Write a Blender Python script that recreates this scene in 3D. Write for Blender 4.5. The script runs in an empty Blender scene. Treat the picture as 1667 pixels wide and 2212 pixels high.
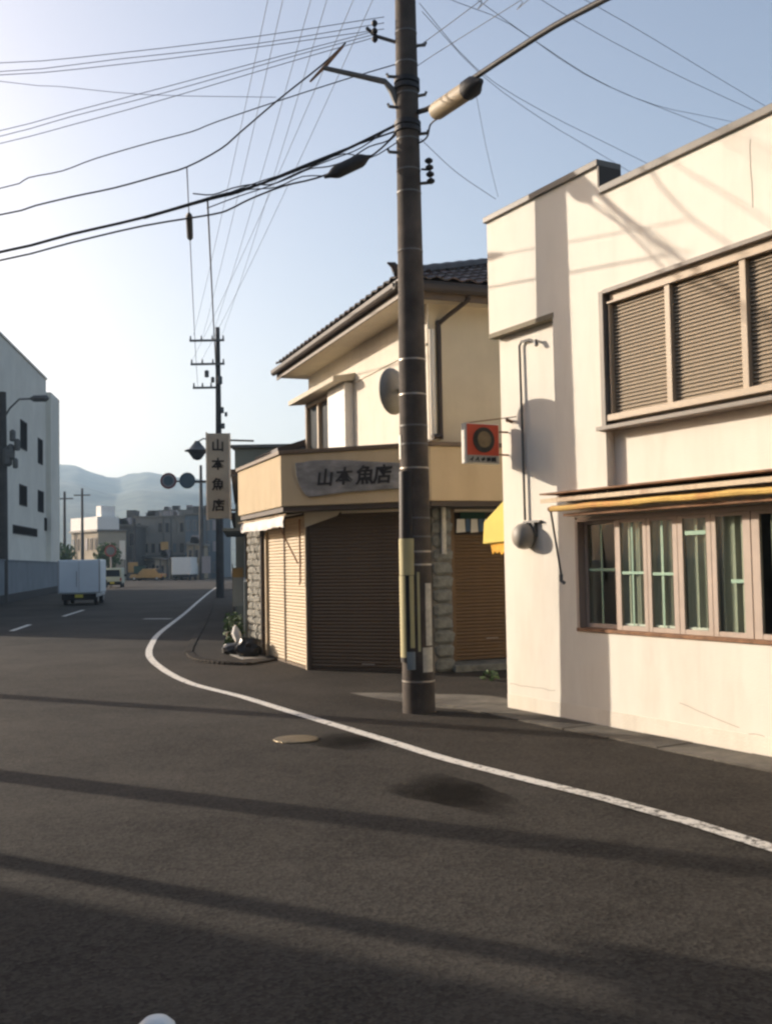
import bpy, bmesh, math, random
from math import radians, sin, cos, tan, pi, sqrt
from mathutils import Vector, Matrix, noise as mnoise

random.seed(11)
S = bpy.context.scene
COL = S.collection

# ------------------------------------------------------------------ camera
FPX, CX, CY, EYE = 2250.0, 833.5, 1106.0, 1.6          # focal length / centre on a 1667 x 2212 frame
PITCH, ROLL = radians(2.82), radians(1.03)
CF = Vector((0, cos(PITCH), sin(PITCH)))
CU0 = Vector((0, -sin(PITCH), cos(PITCH)))
CR = Vector((1, 0, 0)) * cos(ROLL) - CU0 * sin(ROLL)
CU = CU0 * cos(ROLL) + Vector((1, 0, 0)) * sin(ROLL)
CAM = Vector((0, 0, EYE))
cd = bpy.data.cameras.new('camera')
cam = bpy.data.objects.new('camera', cd)
COL.objects.link(cam)
cam.matrix_world = Matrix(((CR.x, CU.x, -CF.x, CAM.x), (CR.y, CU.y, -CF.y, CAM.y), (CR.z, CU.z, -CF.z, CAM.z), (0, 0, 0, 1)))
cd.sensor_fit = 'VERTICAL'
cd.sensor_height = 36.0
cd.lens = 36.0 * FPX / 2212.0
cd.clip_start = 0.05
cd.clip_end = 12000
S.camera = cam

# ------------------------------------------------------------------ light
SUN_AZ, SUN_EL = radians(150.5), radians(16.0)          # direction towards the sun, from +X counter-clockwise
SUNV = Vector((cos(SUN_EL) * cos(SUN_AZ), cos(SUN_EL) * sin(SUN_AZ), sin(SUN_EL)))
sl = bpy.data.lights.new('sun', 'SUN')
sl.energy = 2.3
sl.angle = radians(0.6)
sl.color = (1.0, 0.875, 0.73)
sun = bpy.data.objects.new('sun', sl)
COL.objects.link(sun)
sun.rotation_euler = SUNV.to_track_quat('Z', 'Y').to_euler()
sun.location = (-30, 20, 40)

W = bpy.data.worlds.new('World')
S.world = W
W.use_nodes = True
wn = W.node_tree
sky = wn.nodes.new('ShaderNodeTexSky')
sky.sky_type = 'NISHITA'
sky.sun_disc = False
sky.sun_elevation = SUN_EL
sky.sun_rotation = radians(90.0) - SUN_AZ
sky.air_density = 1.0
sky.dust_density = 3.5
sky.ozone_density = 1.6
bg = wn.nodes['Background']
bg.inputs['Strength'].default_value = 0.064
tint = wn.nodes.new('ShaderNodeMix')
tint.data_type = 'RGBA'
tint.blend_type = 'MULTIPLY'
tint.inputs['Factor'].default_value = 1.0
tint.inputs['B'].default_value = (1.13, 0.985, 0.935, 1)
wn.links.new(sky.outputs['Color'], tint.inputs['A'])
wn.links.new(tint.outputs['Result'], bg.inputs['Color'])

vs = S.view_settings
S.display_settings.display_device = 'sRGB'
vs.view_transform = 'Standard'
vs.look = 'None'
vs.gamma = 1.0
vs.use_curve_mapping = False
vs.exposure = 1.84
S.cycles.filter_width = 2.5
S.cycles.max_bounces = 8
S.cycles.volume_bounces = 1
S.cycles.caustics_reflective = False
S.cycles.caustics_refractive = False


# ------------------------------------------------------------------ helpers
def V(*a):
    return Vector(a)


def at(px, py, Y):
    """world point at depth Y seen at the place (px, py) of the 1667-wide photograph"""
    d = CF + CR * ((px - CX) / FPX) - CU * ((py - CY) / FPX)
    return CAM + d * (Y / d.y)


class Fr:
    """wall frame: t along the wall, o outwards, z up"""
    def __init__(s, o, d, n):
        s.o = V(o[0], o[1], 0)
        s.d = V(d[0], d[1], 0).normalized()
        s.n = V(n[0], n[1], 0).normalized()
        c = s.d.cross(-s.n).z
        s.flip = c < 0
        e = s.n if s.flip else -s.n
        s.rot = Matrix(((s.d.x, e.x, 0), (s.d.y, e.y, 0), (0, 0, 1))).to_4x4()
        s.oy = 1 if s.flip else -1          # local y sign of "outwards"

    def p(s, t, o, z):
        return s.o + s.d * t + s.n * o + V(0, 0, z)


def wloc(o):
    v = V(0, 0, 0)
    while o is not None:
        v = v + o.location
        o = o.parent
    return v


def tag(o, label=None, cat=None, group=None, kind=None):
    if label: o['label'] = label
    if cat: o['category'] = cat
    if group: o['group'] = group
    if kind: o['kind'] = kind
    return o


def thing(name, label, cat, loc, group=None):
    o = bpy.data.objects.new(name, None)
    o.empty_display_size = 0.2
    COL.objects.link(o)
    o.location = loc
    return tag(o, label, cat, group)


def link(name, me, mat, parent, loc=(0, 0, 0), rot=None, scale=None, label=None):
    o = bpy.data.objects.new(name, me)
    COL.objects.link(o)
    if mat and not me.materials: me.materials.append(mat)
    o.parent = parent
    m = Matrix.Translation(V(*loc) if not isinstance(loc, Vector) else loc)
    if rot is not None: m = m @ rot
    if scale is not None: m = m @ Matrix.Diagonal((scale[0], scale[1], scale[2], 1))
    o.matrix_basis = m
    if label: o['label'] = label
    return o


def piece(name, me, mat, parent, wpos, rot=None, scale=None, label=None):
    """a repeated piece with shared mesh data at a world position under its parent"""
    return link(name, me, mat, parent, wpos - wloc(parent), rot, scale, label)


class MB:
    def __init__(s):
        s.bm = bmesh.new()

    def quad(s, *pts):
        vs_ = [s.bm.verts.new(p) for p in pts]
        s.bm.faces.new(vs_)
        return s

    def hexa(s, b, t):
        vb = [s.bm.verts.new(p) for p in b]
        vt = [s.bm.verts.new(p) for p in t]
        n = len(vb)
        s.bm.faces.new(vb[::-1])
        s.bm.faces.new(vt)
        for i in range(n):
            s.bm.faces.new((vb[i], vb[(i + 1) % n], vt[(i + 1) % n], vt[i]))
        return s

    def prism(s, pts, ext):
        return s.hexa(pts, [p + ext for p in pts])

    def box(s, x0, x1, y0, y1, z0, z1):
        return s.hexa([V(x0, y0, z0), V(x1, y0, z0), V(x1, y1, z0), V(x0, y1, z0)],
                      [V(x0, y0, z1), V(x1, y0, z1), V(x1, y1, z1), V(x0, y1, z1)])

    def fbox(s, f, t0, t1, o0, o1, z0, z1):
        return s.hexa([f.p(t0, o0, z0), f.p(t1, o0, z0), f.p(t1, o1, z0), f.p(t0, o1, z0)],
                      [f.p(t0, o0, z1), f.p(t1, o0, z1), f.p(t1, o1, z1), f.p(t0, o1, z1)])

    def tube(s, pts, r, n=6, cap=True):
        pts = [V(*p) if not isinstance(p, Vector) else p for p in pts]
        rs = r if isinstance(r, (list, tuple)) else [r] * len(pts)
        rings = []
        up = None
        for i, p in enumerate(pts):
            a = pts[max(i - 1, 0)]
            b = pts[min(i + 1, len(pts) - 1)]
            t = (b - a).normalized()
            if up is None:
                up = t.orthogonal().normalized()
            else:
                up = (up - t * up.dot(t))
                up = up.normalized() if up.length > 1e-6 else t.orthogonal().normalized()
            w = t.cross(up)
            rings.append([s.bm.verts.new(p + (up * cos(2 * pi * k / n) + w * sin(2 * pi * k / n)) * rs[i]) for k in range(n)])
        for a, b in zip(rings, rings[1:]):
            for k in range(n):
                s.bm.faces.new((a[k], a[(k + 1) % n], b[(k + 1) % n], b[k]))
        if cap:
            s.bm.faces.new(rings[0][::-1])
            s.bm.faces.new(rings[-1])
        return s

    def lathe(s, c, axis, prof, n=24):
        """prof: list of (height along axis, radius)"""
        axis = V(*axis).normalized() if not isinstance(axis, Vector) else axis.normalized()
        u = axis.orthogonal().normalized()
        w = axis.cross(u)
        c = V(*c) if not isinstance(c, Vector) else c
        rings = []
        for h, r in prof:
            r = max(r, 1e-4)
            rings.append([s.bm.verts.new(c + axis * h + (u * cos(2 * pi * k / n) + w * sin(2 * pi * k / n)) * r) for k in range(n)])
        for a, b in zip(rings, rings[1:]):
            for k in range(n):
                s.bm.faces.new((a[k], a[(k + 1) % n], b[(k + 1) % n], b[k]))
        s.bm.faces.new(rings[0][::-1])
        s.bm.faces.new(rings[-1])
        return s

    def blob(s, c, r, amp=0.15, fr=2.0, sub=3, seed=0, flat=None):
        g = bmesh.ops.create_icosphere(s.bm, subdivisions=sub, radius=1.0)
        for v in g['verts']:
            d = v.co.normalized()
            k = 1 + amp * mnoise.noise(d * fr + V(seed * 3.7, seed, 0))
            v.co = V(c[0] + d.x * r[0] * k, c[1] + d.y * r[1] * k, c[2] + d.z * r[2] * k)
            if flat is not None and v.co.z < flat: v.co.z = flat
        return s

    def mesh(s, name, mat=None, smooth=False, off=None):
        bmesh.ops.recalc_face_normals(s.bm, faces=s.bm.faces[:])
        if off is not None:
            for v in s.bm.verts: v.co -= off
        me = bpy.data.meshes.new(name)
        s.bm.to_mesh(me)
        s.bm.free()
        if mat: me.materials.append(mat)
        if smooth:
            for p in me.polygons: p.use_smooth = True
        return me

    def build(s, name, mat, parent=None, smooth=False, bevel=0, origin=None, label=None, cat=None, group=None, kind=None):
        if parent is not None:
            off = wloc(parent)
        elif origin is not None:
            off = V(*origin) if not isinstance(origin, Vector) else origin
        else:
            off = V(0, 0, 0)
        me = s.mesh(name, mat, smooth, off)
        o = bpy.data.objects.new(name, me)
        COL.objects.link(o)
        if parent is not None: o.parent = parent
        else: o.location = off
        if bevel:
            m = o.modifiers.new('bevel', 'BEVEL')
            m.width = bevel
            m.segments = 2
            m.limit_method = 'ANGLE'
            m.angle_limit = radians(40)
        if smooth:
            m = o.modifiers.new('split', 'EDGE_SPLIT')
            m.split_angle = radians(38)
        return tag(o, label, cat, group, kind)


def smooth_path(pts, sub=4):
    """Catmull-Rom through points"""
    pts = [V(*p) if not isinstance(p, Vector) else p for p in pts]
    P = [pts[0] * 2 - pts[1]] + pts + [pts[-1] * 2 - pts[-2]]
    out = []
    for i in range(1, len(P) - 2):
        for k in range(sub):
            t = k / sub
            a, b, c, d = P[i - 1], P[i], P[i + 1], P[i + 2]
            out.append(0.5 * ((2 * b) + (c - a) * t + (2 * a - 5 * b + 4 * c - d) * t * t + (3 * b - a - 3 * c + d) * t ** 3))
    out.append(pts[-1])
    return out


def sag(a, b, s, n=14):
    a = V(*a) if not isinstance(a, Vector) else a
    b = V(*b) if not isinstance(b, Vector) else b
    return [a.lerp(b, i / n) - V(0, 0, s * 4 * (i / n) * (1 - i / n)) for i in range(n + 1)]


# ------------------------------------------------------------------ materials
def mat(name, col, rough=0.75, var=0.12, scale=2.5, bump=0.08, bscale=40.0, metal=0.0, stain=0.0, stain_col=(0.1, 0.08, 0.06),
        spec=0.4, stretch=None, stain_scale=1.2, stain_lo=0.5, streak=0.0):
    m = bpy.data.materials.new(name)
    m.use_nodes = True
    nt = m.node_tree
    N, L = nt.nodes, nt.links
    b = N['Principled BSDF']
    b.inputs['Roughness'].default_value = rough
    b.inputs['Metallic'].default_value = metal
    b.inputs['Specular IOR Level'].default_value = spec
    tc = N.new('ShaderNodeTexCoord')
    n1 = N.new('ShaderNodeTexNoise')
    n1.inputs['Scale'].default_value = scale
    n1.inputs['Detail'].default_value = 6
    n1.inputs['Roughness'].default_value = 0.6
    src = tc.outputs['Object']
    if stretch:
        mp = N.new('ShaderNodeMapping')
        mp.inputs['Scale'].default_value = stretch
        L.new(src, mp.inputs['Vector'])
        src = mp.outputs['Vector']
    L.new(src, n1.inputs['Vector'])
    r = N.new('ShaderNodeValToRGB')
    r.color_ramp.elements[0].position = 0.3
    r.color_ramp.elements[1].position = 0.7
    r.color_ramp.elements[0].color = tuple(c * (1 - var) for c in col) + (1,)
    r.color_ramp.elements[1].color = tuple(min(1, c * (1 + var)) for c in col) + (1,)
    L.new(n1.outputs['Fac'], r.inputs['Fac'])
    out = r.outputs['Color']
    if stain > 0:
        n3 = N.new('ShaderNodeTexNoise')
        n3.inputs['Scale'].default_value = stain_scale
        n3.inputs['Detail'].default_value = 8
        n3.inputs['Roughness'].default_value = 0.7
        mp = N.new('ShaderNodeMapping')
        mp.inputs['Scale'].default_value = (1, 1, 0.3)
        L.new(tc.outputs['Object'], mp.inputs['Vector'])
        L.new(mp.outputs['Vector'], n3.inputs['Vector'])
        rr = N.new('ShaderNodeValToRGB')
        rr.color_ramp.elements[0].position = stain_lo
        rr.color_ramp.elements[1].position = stain_lo + 0.25
        rr.color_ramp.elements[0].color = (0, 0, 0, 1)
        rr.color_ramp.elements[1].color = (stain, stain, stain, 1)
        L.new(n3.outputs['Fac'], rr.inputs['Fac'])
        mx = N.new('ShaderNodeMix')
        mx.data_type = 'RGBA'
        L.new(rr.outputs['Color'], mx.inputs['Factor'])
        L.new(out, mx.inputs['A'])
        mx.inputs['B'].default_value = stain_col + (1,)
        out = mx.outputs['Result']
    if streak > 0:                       # rain streaks: noise drawn out along z
        n4 = N.new('ShaderNodeTexNoise')
        n4.inputs['Scale'].default_value = 1.0
        n4.inputs['Detail'].default_value = 7
        n4.inputs['Roughness'].default_value = 0.65
        mp4 = N.new('ShaderNodeMapping')
        mp4.inputs['Scale'].default_value = (3.2, 3.2, 0.5)
        L.new(tc.outputs['Object'], mp4.inputs['Vector'])
        L.new(mp4.outputs['Vector'], n4.inputs['Vector'])
        r4 = N.new('ShaderNodeValToRGB')
        r4.color_ramp.elements[0].position = 0.46
        r4.color_ramp.elements[1].position = 0.72
        r4.color_ramp.elements[0].color = (1, 1, 1, 1)
        r4.color_ramp.elements[1].color = (1 - streak, 1 - streak * 1.1, 1 - streak * 1.25, 1)
        L.new(n4.outputs['Fac'], r4.inputs['Fac'])
        m4 = N.new('ShaderNodeMix')
        m4.data_type = 'RGBA'
        m4.blend_type = 'MULTIPLY'
        m4.inputs['Factor'].default_value = 1.0
        L.new(out, m4.inputs['A'])
        L.new(r4.outputs['Color'], m4.inputs['B'])
        out = m4.outputs['Result']
    L.new(out, b.inputs['Base Color'])
    if bump > 0:
        n2 = N.new('ShaderNodeTexNoise')
        n2.inputs['Scale'].default_value = bscale
        n2.inputs['Detail'].default_value = 4
        L.new(tc.outputs['Object'], n2.inputs['Vector'])
        bp = N.new('ShaderNodeBump')
        bp.inputs['Strength'].default_value = min(1, bump * 4)
        bp.inputs['Distance'].default_value = 0.01
        L.new(n2.outputs['Fac'], bp.inputs['Height'])
        L.new(bp.outputs['Normal'], b.inputs['Normal'])
    return m


def asphalt(name, lo, hi, tint):
    m = bpy.data.materials.new(name)
    m.use_nodes = True
    nt = m.node_tree
    N, L = nt.nodes, nt.links
    b = N['Principled BSDF']
    b.inputs['Specular IOR Level'].default_value = 0.10
    tc = N.new('ShaderNodeTexCoord')

    def nz(sc, det=5, rough=0.6):
        n = N.new('ShaderNodeTexNoise')
        n.inputs['Scale'].default_value = sc
        n.inputs['Detail'].default_value = det
        n.inputs['Roughness'].default_value = rough
        L.new(tc.outputs['Object'], n.inputs['Vector'])
        return n.outputs['Fac']
    big, mid, fine = nz(0.35, 6, 0.65), nz(2.2, 7, 0.75), nz(70, 3, .7)
    vor = N.new('ShaderNodeTexVoronoi')
    vor.inputs['Scale'].default_value = 48
    L.new(tc.outputs['Object'], vor.inputs['Vector'])

    def mth(op, a, bb):
        n = N.new('ShaderNodeMath')
        n.operation = op
        for i, x in enumerate((a, bb)):
            if isinstance(x, (int, float)): n.inputs[i].default_value = x
            else: L.new(x, n.inputs[i])
        return n.outputs[0]
    f = mth('ADD', mth('MULTIPLY', big, 0.62), mth('MULTIPLY', mid, 0.40))
    f = mth('ADD', f, mth('MULTIPLY', fine, 0.42))
    f = mth('ADD', f, mth('MULTIPLY', vor.outputs['Color'], 0.25))
    r = N.new('ShaderNodeValToRGB')
    r.color_ramp.elements[0].position = 0.55
    r.color_ramp.elements[1].position = 1.18
    r.color_ramp.elements[0].color = tuple(lo * c for c in tint) + (1,)
    r.color_ramp.elements[1].color = tuple(hi * c for c in tint) + (1,)
    L.new(f, r.inputs['Fac'])
    # thin cracks
    cv = N.new('ShaderNodeTexVoronoi')
    cv.feature = 'DISTANCE_TO_EDGE'
    cv.inputs['Scale'].default_value = 0.28
    wv = N.new('ShaderNodeTexNoise')
    wv.inputs['Scale'].default_value = 1.6
    wv.inputs['Detail'].default_value = 6
    L.new(tc.outputs['Object'], wv.inputs['Vector'])
    ad = N.new('ShaderNodeVectorMath')
    ad.operation = 'ADD'
    L.new(tc.outputs['Object'], ad.inputs[0])
    L.new(wv.outputs['Color'], ad.inputs[1])
    L.new(ad.outputs['Vector'], cv.inputs['Vector'])
    ck = N.new('ShaderNodeValToRGB')
    ck.color_ramp.elements[0].position = 0.0
    ck.color_ramp.elements[1].position = 0.004
    ck.color_ramp.elements[0].color = (0.6, 0.6, 0.6, 1)
    ck.color_ramp.elements[1].color = (1, 1, 1, 1)
    L.new(cv.outputs['Distance'], ck.inputs['Fac'])
    mx = N.new('ShaderNodeMix')
    mx.data_type = 'RGBA'
    mx.blend_type = 'MULTIPLY'
    mx.inputs['Factor'].default_value = 0.8
    L.new(r.outputs['Color'], mx.inputs['A'])
    L.new(ck.outputs['Color'], mx.inputs['B'])
    L.new(mx.outputs['Result'], b.inputs['Base Color'])
    ro = N.new('ShaderNodeMapRange')
    ro.inputs['To Min'].default_value = 0.7
    ro.inputs['To Max'].default_value = 0.95
    L.new(mid, ro.inputs['Value'])
    L.new(ro.outputs['Result'], b.inputs['Roughness'])
    bp = N.new('ShaderNodeBump')
    bp.inputs['Strength'].default_value = 0.5
    bp.inputs['Distance'].default_value = 0.006
    L.new(mth('ADD', fine, mth('MULTIPLY', vor.outputs['Distance'], 0.8)), bp.inputs['Height'])
    L.new(bp.outputs['Normal'], b.inputs['Normal'])
    return m


def paint_worn(name, col, under, amount=0.5, scale=9.0):
    m = bpy.data.materials.new(name)
    m.use_nodes = True
    nt = m.node_tree
    N, L = nt.nodes, nt.links
    b = N['Principled BSDF']
    b.inputs['Roughness'].default_value = 0.7
    tc = N.new('ShaderNodeTexCoord')
    n = N.new('ShaderNodeTexNoise')
    n.inputs['Scale'].default_value = scale
    n.inputs['Detail'].default_value = 10
    n.inputs['Roughness'].default_value = 0.8
    L.new(tc.outputs['Object'], n.inputs['Vector'])
    r = N.new('ShaderNodeValToRGB')
    r.color_ramp.elements[0].position = amount
    r.color_ramp.elements[1].position = amount + 0.08
    r.color_ramp.elements[0].color = col + (1,)
    r.color_ramp.elements[1].color = under + (1,)
    L.new(n.outputs['Fac'], r.inputs['Fac'])
    L.new(r.outputs['Color'], b.inputs['Base Color'])
    return m


def glass(name, tint=(0.6, 0.7, 0.65), rough=0.02, clear=0.75):
    m = bpy.data.materials.new(name)
    m.use_nodes = True
    nt = m.node_tree
    N, L = nt.nodes, nt.links
    N.remove(N['Principled BSDF'])
    gl = N.new('ShaderNodeBsdfGlossy')
    gl.inputs['Roughness'].default_value = rough
    tr = N.new('ShaderNodeBsdfTransparent')
    tr.inputs['Color'].default_value = tuple(c * clear for c in tint) + (1,)
    fr = N.new('ShaderNodeFresnel')
    fr.inputs['IOR'].default_value = 1.35
    mx = N.new('ShaderNodeMixShader')
    ge = N.new('ShaderNodeNewGeometry')
    inv = N.new('ShaderNodeMath')
    inv.operation = 'SUBTRACT'
    inv.inputs[0].default_value = 1.0
    L.new(ge.outputs['Backfacing'], inv.inputs[1])
    mu = N.new('ShaderNodeMath')
    mu.operation = 'MULTIPLY'
    L.new(fr.outputs['Fac'], mu.inputs[0])
    L.new(inv.outputs[0], mu.inputs[1])
    L.new(mu.outputs[0], mx.inputs['Fac'])
    L.new(tr.outputs['BSDF'], mx.inputs[1])
    L.new(gl.outputs['BSDF'], mx.inputs[2])
    L.new(mx.outputs['Shader'], N['Material Output'].inputs['Surface'])
    return m


M = {}
M['asphalt'] = asphalt('asphalt', 0.005, 0.073, (1.0, 0.90, 0.76))
M['verge'] = asphalt('verge asphalt', 0.0045, 0.060, (1.0, 0.87, 0.72))
M['gutter'] = mat('dirty concrete', (0.125, 0.113, 0.092), 0.95, 0.35, 2.2, 0.2, 40, stain=0.9, stain_col=(0.035, 0.03, 0.025), stain_scale=1.4, stain_lo=0.42)
M['soil'] = mat('soil', (0.10, 0.085, 0.06), 0.95, 0.3, 0.4, 0.2, 8)
M['line'] = paint_worn('road paint', (0.72, 0.69, 0.62), (0.06, 0.055, 0.047), 0.535, 14)
M['line_worn'] = paint_worn('worn road paint', (0.68, 0.65, 0.58), (0.055, 0.05, 0.043), 0.50, 16)
M['concrete'] = mat('concrete', (0.20, 0.185, 0.155), 0.9, 0.22, 3, 0.15, 60, stain=0.7, stain_col=(0.08, 0.075, 0.06))
M['concrete_light'] = mat('pale concrete', (0.27, 0.26, 0.235), 0.9, 0.2, 4, 0.15, 60, stain=0.5, stain_col=(0.12, 0.11, 0.09))
M['white_wall'] = mat('white plaster', (0.80, 0.755, 0.66), 0.85, 0.03, 1.3, 0.06, 90, stain=0.30, stain_col=(0.48, 0.41, 0.31), stain_scale=1.1, stain_lo=0.50, streak=.07)
M['coping'] = mat('grey coping metal', (0.17, 0.155, 0.13), 0.55, 0.15, 3, 0.03, 30, stain=0.5, stain_col=(0.09, 0.08, 0.07))
M['trim_olive'] = mat('olive trim', (0.20, 0.17, 0.11), 0.8, 0.2, 5)
M['louvre'] = mat('brown louvre', (0.33, 0.265, 0.185), 0.6, 0.08, 3, 0.02)
M['louvre_frame'] = mat('beige shutter frame', (0.46, 0.365, 0.255), 0.55, 0.06, 3, 0.02, stain=0.3, stain_col=(0.25, 0.19, 0.13))
M['grey_frame'] = mat('grey steel frame', (0.24, 0.21, 0.175), 0.6, 0.12, 4, 0.03)
M['dark'] = mat('dark void', (0.012, 0.011, 0.010), 0.9, 0.1, spec=0.05)
M['pink_frame'] = mat('pinkish window frame', (0.46, 0.37, 0.30), 0.6, 0.08, 5, 0.03, stain=0.4, stain_col=(0.30, 0.20, 0.14), stain_scale=4)
M['rust'] = mat('rusted steel', (0.26, 0.14, 0.075), 0.85, 0.35, 9, 0.2, 50, stain=0.7, stain_col=(0.10, 0.06, 0.04), stain_scale=4)
M['rust_cream'] = mat('cream paint with rust', (0.62, 0.50, 0.34), 0.7, 0.12, 6, 0.05, stain=0.95, stain_col=(0.28, 0.13, 0.06), stain_scale=3.2, stain_lo=0.5)
M['awning_roll'] = mat('faded yellow awning roll', (0.66, 0.44, 0.13), 0.8, 0.2, 4, 0.1, 30, stain=0.9, stain_col=(0.50, 0.16, 0.07), stain_scale=1.3, stain_lo=0.48)
M['glass'] = glass('window glass', (0.93, 0.97, 0.94), 0.02, 0.98)
M['glass_dark'] = mat('dark window glass', (0.02, 0.025, 0.03), 0.3, 0.2, 2, 0.0, spec=0.25)
M['curtain'] = mat('grey net curtain', (0.33, 0.325, 0.27), 0.95, 0.22, 3, 0.05, stretch=(6, 6, 0.3))
M['room'] = mat('dim room', (0.10, 0.10, 0.085), 0.9, 0.2)
M['green'] = mat('pale green bar', (0.28, 0.44, 0.32), 0.6, 0.08)
M['deep_green'] = mat('dark green cloth', (0.02, 0.055, 0.035), 0.9, 0.2)
M['white_paint'] = mat('white paint', (0.78, 0.76, 0.71), 0.6, 0.05, 4, 0.02)
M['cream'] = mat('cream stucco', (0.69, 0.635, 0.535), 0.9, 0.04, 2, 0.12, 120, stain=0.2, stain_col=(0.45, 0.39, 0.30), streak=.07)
M['cream_shade'] = mat('shaded cream stucco', (0.56, 0.48, 0.34), 0.9, 0.06, 2, 0.12, 120, stain=0.25, stain_col=(0.36, 0.30, 0.19), streak=.07)  # darker copy of the cream, shade put into the colour
M['soffit'] = mat('soffit board', (0.56, 0.50, 0.39), 0.85, 0.07, 3)
M['fascia'] = mat('tan fascia', (0.50, 0.395, 0.25), 0.85, 0.05, 2, 0.12, 140, streak=.10, stain=0.35, stain_col=(0.36, 0.26, 0.14), stain_scale=1.0)
M['brown'] = mat('dark brown metal', (0.05, 0.036, 0.026), 0.6, 0.15, 4, 0.02)
M['brown_mid'] = mat('brown trim', (0.12, 0.082, 0.05), 0.6, 0.15, 4, 0.02)
M['shutter_dark'] = mat('dark brown shutter', (0.085, 0.060, 0.040), 0.6, 0.12, 2, 0.02, stain=0.3, stain_col=(0.05, 0.035, 0.025))
M['shutter_beige'] = mat('beige shutter', (0.52, 0.42, 0.285), 0.6, 0.06, 2, 0.02, stain=0.3, stain_col=(0.36, 0.27, 0.16))
M['shutter_rust'] = mat('rust brown shutter', (0.155, 0.095, 0.045), 0.6, 0.15, 2, 0.02, stain=0.4, stain_col=(0.11, 0.065, 0.03))
M['tile'] = mat('dark glazed roof tile', (0.050, 0.036, 0.031), 0.6, 0.35, 2.5, 0.04, 30, spec=0.5)
M['stone'] = mat('river stone', (0.27, 0.26, 0.22), 0.85, 0.4, 7, 0.3, 40)
M['mortar'] = mat('mortar', (0.17, 0.16, 0.14), 0.95, 0.15, 10, 0.2, 50)
M['stone_dark'] = mat('rough grey stone', (0.16, 0.165, 0.15), 0.9, 0.45, 6, 0.4, 25)
M['wood_sign'] = mat('weathered sign board', (0.20, 0.195, 0.19), 0.85, 0.45, 3.5, 0.15, 30, stain=0.5, stain_col=(0.10, 0.09, 0.08), stretch=(1, 1, 2.5))
M['ink'] = mat('black sign paint', (0.015, 0.014, 0.015), 0.7, 0.3, 20, 0.05)
M['sign_white'] = mat('off white sign panel', (0.36, 0.345, 0.29), 0.6, 0.08, 6, 0.02)
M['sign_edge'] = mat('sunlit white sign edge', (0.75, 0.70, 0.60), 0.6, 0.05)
M['red'] = mat('faded red sign face', (0.62, 0.085, 0.035), 0.5, 0.12, 5, 0.02)
M['emblem'] = mat('dark brown emblem', (0.06, 0.05, 0.035), 0.7, 0.3, 12, 0.1)
M['emblem_in'] = mat('tan emblem centre', (0.26, 0.185, 0.09), 0.7, 0.25, 12, 0.1)
M['pole'] = mat('weathered concrete pole', (0.072, 0.058, 0.047), 0.85, 0.45, 3, 0.12, 60, stain=0.6, stain_col=(0.05, 0.042, 0.036), stain_scale=2.0)
M['pole_far'] = mat('dark pole', (0.07, 0.065, 0.06), 0.85, 0.2, 2)
M['band'] = mat('galvanised band', (0.36, 0.33, 0.29), 0.4, 0.15, 8, 0.02, metal=0.6)
M['conduit'] = mat('black conduit', (0.022, 0.019, 0.017), 0.55, 0.2, 3, 0.03)
M['yellow_guard'] = mat('pale yellow guard', (0.46, 0.41, 0.21), 0.6, 0.1, 5, 0.03, stain=0.3, stain_col=(0.3, 0.27, 0.14))
M['grey_plate'] = mat('pale grey strip', (0.45, 0.43, 0.37), 0.6, 0.25, 14, 0.03)
M['cable'] = mat('black cable', (0.022, 0.022, 0.024), 0.6, 0.1)
M['wire'] = mat('bluish grey wire', (0.10, 0.115, 0.13), 0.6, 0.1)
M['steel'] = mat('dull steel', (0.13, 0.13, 0.125), 0.55, 0.2, 5, 0.03, metal=0.3)
M['tan_case'] = mat('tan plastic case', (0.35, 0.285, 0.19), 0.6, 0.08, 4)
M['mirror_back'] = mat('grey mirror hood', (0.30, 0.28, 0.24), 0.5, 0.12, 5)
M['white_cloth'] = mat('white canvas', (0.78, 0.75, 0.70), 0.95, 0.05, 6, 0.06, 60)
M['yellow_cloth'] = mat('yellow canvas', (0.74, 0.60, 0.15), 0.9, 0.05, 5, 0.05, 60)
M['orange_cloth'] = mat('orange cloth', (0.75, 0.40, 0.05), 0.9, 0.3, 16, 0.05)
M['blue_cloth'] = mat('faded blue cloth', (0.10, 0.16, 0.26), 0.9, 0.2, 8)
M['black_bag'] = mat('black plastic bag', (0.012, 0.012, 0.013), 0.35, 0.3, 8, 0.2, 20)
M['leaf'] = mat('leaf green', (0.055, 0.10, 0.03), 0.7, 0.4, 12, 0.0)
M['stem'] = mat('brown stem', (0.07, 0.05, 0.035), 0.9, 0.2)
M['block_wall'] = mat('blue grey wall paint', (0.19, 0.215, 0.235), 0.85, 0.12, 0.9, 0.08, 20, stain=0.4, stain_col=(0.12, 0.13, 0.14))
M['plinth'] = mat('dark kerb', (0.035, 0.034, 0.034), 0.9, 0.2)
M['left_wall'] = mat('pale grey render', (0.74, 0.71, 0.62), 0.9, 0.08, 0.6, 0.05, 20, stain=0.35, stain_col=(0.5, 0.48, 0.42), stain_scale=0.3)
M['far_tan'] = mat('far tan wall', (0.42, 0.36, 0.27), 0.9, 0.1, 0.4)
M['far_grey'] = mat('far grey wall', (0.23, 0.22, 0.195), 0.9, 0.12, 0.4)
M['far_dark'] = mat('far dark wall', (0.11, 0.108, 0.10), 0.9, 0.15, 0.4)
M['far_blue'] = mat('far blue grey wall', (0.12, 0.15, 0.17), 0.7, 0.15, 0.4)
M['olive'] = mat('olive render', (0.26, 0.255, 0.19), 0.9, 0.1, 1.5)
M['neighbour'] = mat('brown render', (0.30, 0.235, 0.15), 0.9, 0.1, 2, stain=0.3, stain_col=(0.2, 0.15, 0.1))
M['bluegrey'] = mat('blue grey panel', (0.20, 0.24, 0.26), 0.8, 0.15, 3)
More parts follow.
